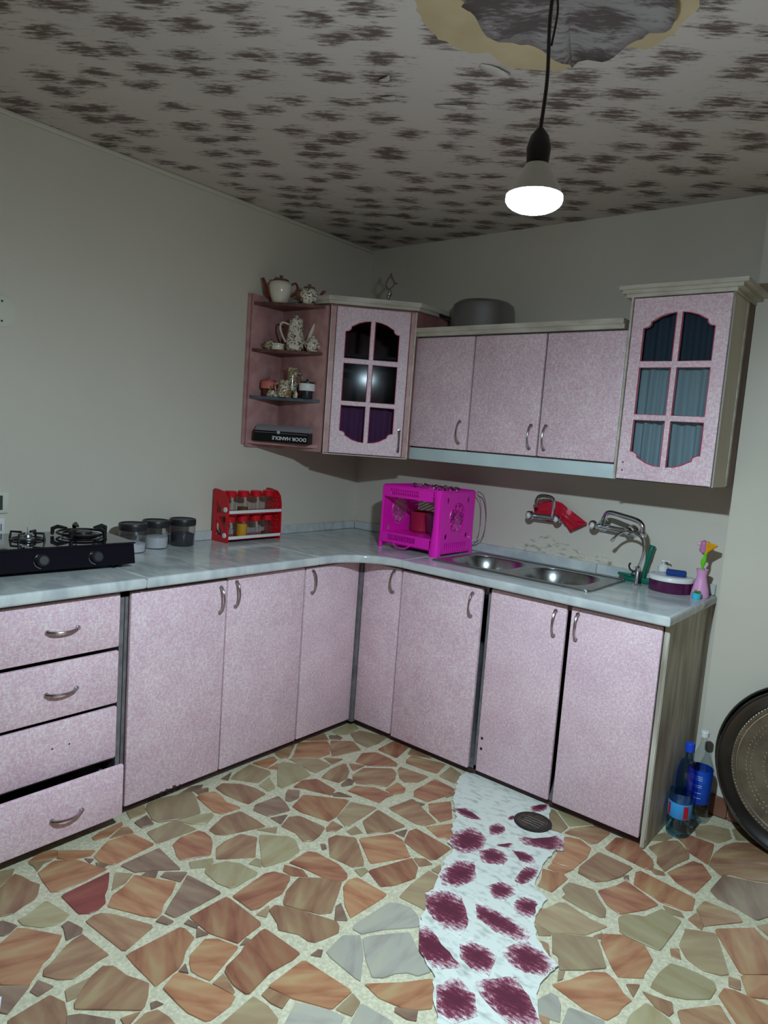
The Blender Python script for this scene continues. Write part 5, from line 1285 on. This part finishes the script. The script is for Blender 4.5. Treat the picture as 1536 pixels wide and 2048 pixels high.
pot('sugar_bowl', 'small gilded lidded bowl at the left end of the second shelf', 'bowl', (.062, -.752, Z2), VW,
    [(0, 0), (.020, 0), (.028, .012), (.030, .024), (.024, .036), (0, .036)], GOLDCER, hnd=[(-.026, 0, .030), (-.038, 0, .026), (-.030, 0, .012)], hr=.003, lid=[(.024, .0365), (.020, .042), (.005, .046), (.006, .052), (0, .053)])
pot('sugar_bowl', 'round floral lidded jar at the right end of the second shelf', 'jar', (.258, -.664, Z2), VW,
    [(0, 0), (.020, 0), (.026, .005), (.037, .022), (.037, .036), (.026, .052), (0, .052)], FLORAL, lid=[(.024, .0525), (.020, .060), (.007, .064), (.009, .070), (0, .072)])
pot('small_dish', 'small round fluted white box in front of the coffee pot', 'box', (.112, -.748, Z2), 0,
    [(0, 0), (.028, 0), (.030, .004), (.029, .022), (0, .022)], CERAMIC, lid=[(.031, .0225), (.031, .028), (.010, .032), (0, .032)], n=12)
t = thing('cream_jug', 'little creamer lying on its side before the coffee pot', 'jug', (.212, -.738, Z2 + .0145), VW)
ob('body', lathe(BM(), [(0, -.022), (.011, -.022), (.014, -.01), (.012, .008), (.014, .022), (.011, .020), (0, -.015)], M=RY(PI / 2 + .2), n=18), CERAMIC, t)
ob('handle', tube(BM(), spline([(-.006, -.008, .010), (-.002, -.012, .022), (.010, -.012, .020), (.012, -.006, .010)], 4), .0022, 6), CERAMIC, t)

def banded(x, y, z, label, bandm, basem, capm):
    t = thing('lidded_jar', label, 'jar', (x, y, z), 0)
    ob('glass', lathe(BM(), [(0, 0), (.026, 0), (.028, .004), (.027, .036), (0, .036)], n=22), basem, t)
    ob('band', lathe(BM(), [(.0, .0365), (.036, .0365), (.038, .040), (.038, .066), (.036, .070), (0, .070)], n=26), bandm, t)
    ob('cap', lathe(BM(), [(0, .0705), (.034, .0705), (.034, .078), (.006, .082), (.004, .092), (0, .094)], n=22), capm, t)
banded(.068, -.752, Z3, 'jar with broad salmon-pink lid on the third shelf', mat('salmon', rgb(205, 110, 100), .5), mat('dark_red_glass', rgb(90, 40, 40), .15), mat('salmon_top', rgb(160, 80, 74), .5))
banded(.245, -.672, Z3, 'dark jar with white band and black lid on the third shelf', WHITEP, BLACKP, BLACKP)
pot('jug', 'tall gilded ceramic jug at the back of the third shelf', 'jug', (.140, -.672, Z3), VW,
    [(0, 0), (.022, 0), (.025, .01), (.030, .05), (.024, .10), (.027, .135), (.030, .142), (.025, .138), (.018, .10), (0, .02)], GOLDCER, hnd=[(.026, 0, .120), (.044, 0, .112), (.046, 0, .085), (.028, 0, .065)], hr=.0035)
pot('jug', 'squat gilded jug in front of the tall one on the third shelf', 'jug', (.166, -.742, Z3), VW,
    [(0, 0), (.024, 0), (.028, .006), (.034, .035), (.024, .058), (.022, .072), (.024, .078), (.018, .072), (0, .01)], GOLDCER, hnd=[(-.022, 0, .066), (-.042, 0, .056), (-.040, 0, .034), (-.026, 0, .022)], hr=.003)
def figurine(x, y, z, label, s_=1.0, rz=0):
    t = thing('figurine', label, 'figurine', (x, y, z), rz)
    ob('body', lathe(BM(), [(0, 0), (.014 * s_, 0), (.016 * s_, .008 * s_), (.011 * s_, .022 * s_), (.006 * s_, .027 * s_), (.0085 * s_, .034 * s_), (.006 * s_, .042 * s_), (0, .044 * s_)], n=14, sy=.75), GOLDCER, t)
    ob('wing', lathe(BM(), [(0, 0), (.008 * s_, .004 * s_), (.006 * s_, .016 * s_), (0, .024 * s_)], (.013 * s_, 0, .008 * s_), 10, RY(.5)), CERAMIC, t)
figurine(.098, -.770, Z3, 'tiny ceramic figurine right of the salmon-lidded jar', 1.1)
figurine(.128, -.760, Z3, 'tiny ceramic figurine touching the squat jug', .8, .6)
figurine(.222, -.722, Z3, 'tiny ceramic figurine beside the white-banded jar', .95, -.5)

t = thing('carton', 'black and grey cardboard box lettered upside down on the lowest shelf', 'box', (.178, -.742, Z4), math.radians(26.6))
t.location = (.172, -.738, Z4)
ob('lower_tray', box(BM(), -.135, -.030, 0, .135, .030, .042, .001, 1), mat('black_card', rgb(14, 14, 18), .35), t)
ob('lid_band', box(BM(), -.1352, -.0305, .0422, .1352, .0302, .052, .001, 1), mat('black_card_gloss', rgb(22, 22, 26), .3), t)
bm = BM(); sec = [(-.0300, .0522), (.0300, .0522), (.0300, .080), (.006, .079)]; q_ = [[bm.verts.new((x, y, z)) for y, z in sec] for x in (-.134, .134)]
bm.faces.new(q_[0]); bm.faces.new(q_[1][::-1])
for i in range(4): bm.faces.new((q_[0][i], q_[0][(i + 1) % 4], q_[1][(i + 1) % 4], q_[1][i]))
ob('lid_flap', bm, mat('grey_card', rgb(150, 146, 152), .5), t)
ob('seam_line', box(BM(), -.130, -.0312, .0428, .130, -.0306, .0438), mat('grey_print', rgb(170, 170, 175), .5), t)
ob('thumb_notch', lathe(BM(), [(0, 0), (.008, 0), (.008, .001), (0, .001)], (-.012, -.0306, .047), 14, RX(PI / 2)), mat('notch', rgb(180, 180, 184), .5), t)
me = text_mesh('DOOR HANDLE', .0225, .0003, TR(.042, -.0308, .021) @ RY(PI) @ RX(PI / 2), sx=1.05)
ob('lettering', me, mat('white_print', rgb(222, 222, 222), .5), t)

# ---- on top of the cabinets
t = thing('glass_statuette', 'clear glass figure of raised arms on the diagonal corner cabinet', 'statuette', (.455, -.375, 2.0055), VW)
GL = thin_glass('statuette_glass', (.62, .60, .60, 1), .30, .12)
ob('base', lathe(BM(), [(0, 0), (.045, 0), (.046, .004), (.030, .008), (.012, .012), (0, .012)], n=28), GL, t)
bm = BM(); tube(bm, spline([(0, 0, .012), (-.003, 0, .035), (.004, 0, .055), (-.004, 0, .072)], 4), [.012, .010, .009, .008, .009, .010, .011, .012, .011, .010, .009, .008, .007], 10)
tube(bm, spline([(-.004, 0, .070), (-.018, 0, .088), (-.012, 0, .112), (.002, 0, .135), (.003, 0, .146)], 4), .005, 8)
tube(bm, spline([(.0, 0, .070), (.018, 0, .090), (.020, 0, .105), (.006, 0, .130), (.003, 0, .146)], 4), .005, 8)
tube(bm, spline([(.018, 0, .095), (.028, 0, .100), (.036, 0, .098)], 3), .004, 6)
ob('figure', bm, GL, t)
t = thing('cooking_pot', 'large upturned dull metal pot with long black handle on the three-door wall cabinet', 'pot', (.862, -.175, 1.894))
ob('body', lathe(BM(), [(.150, 0), (.153, .002), (.150, .010), (.146, .085), (.138, .115), (.118, .130), (.06, .134), (0, .134), (0, .131), (.115, .126), (.142, .085), (.147, .004)], n=48), ALUM, t)
ob('rim', tube(BM(), [(a, b_, .003) for a, b_ in circ(0, 0, .152, 48)], .003, 6, closed=True), ALUM, t)
ob('handle', tube(BM(), spline([(-.140, -.01, .060), (-.20, -.008, .075), (-.27, -.005, .095), (-.345, 0, .115)], 3), [.012] * 4 + [.014] * 4 + [.016, .015], 10, flat=.6), BLACKP, t)
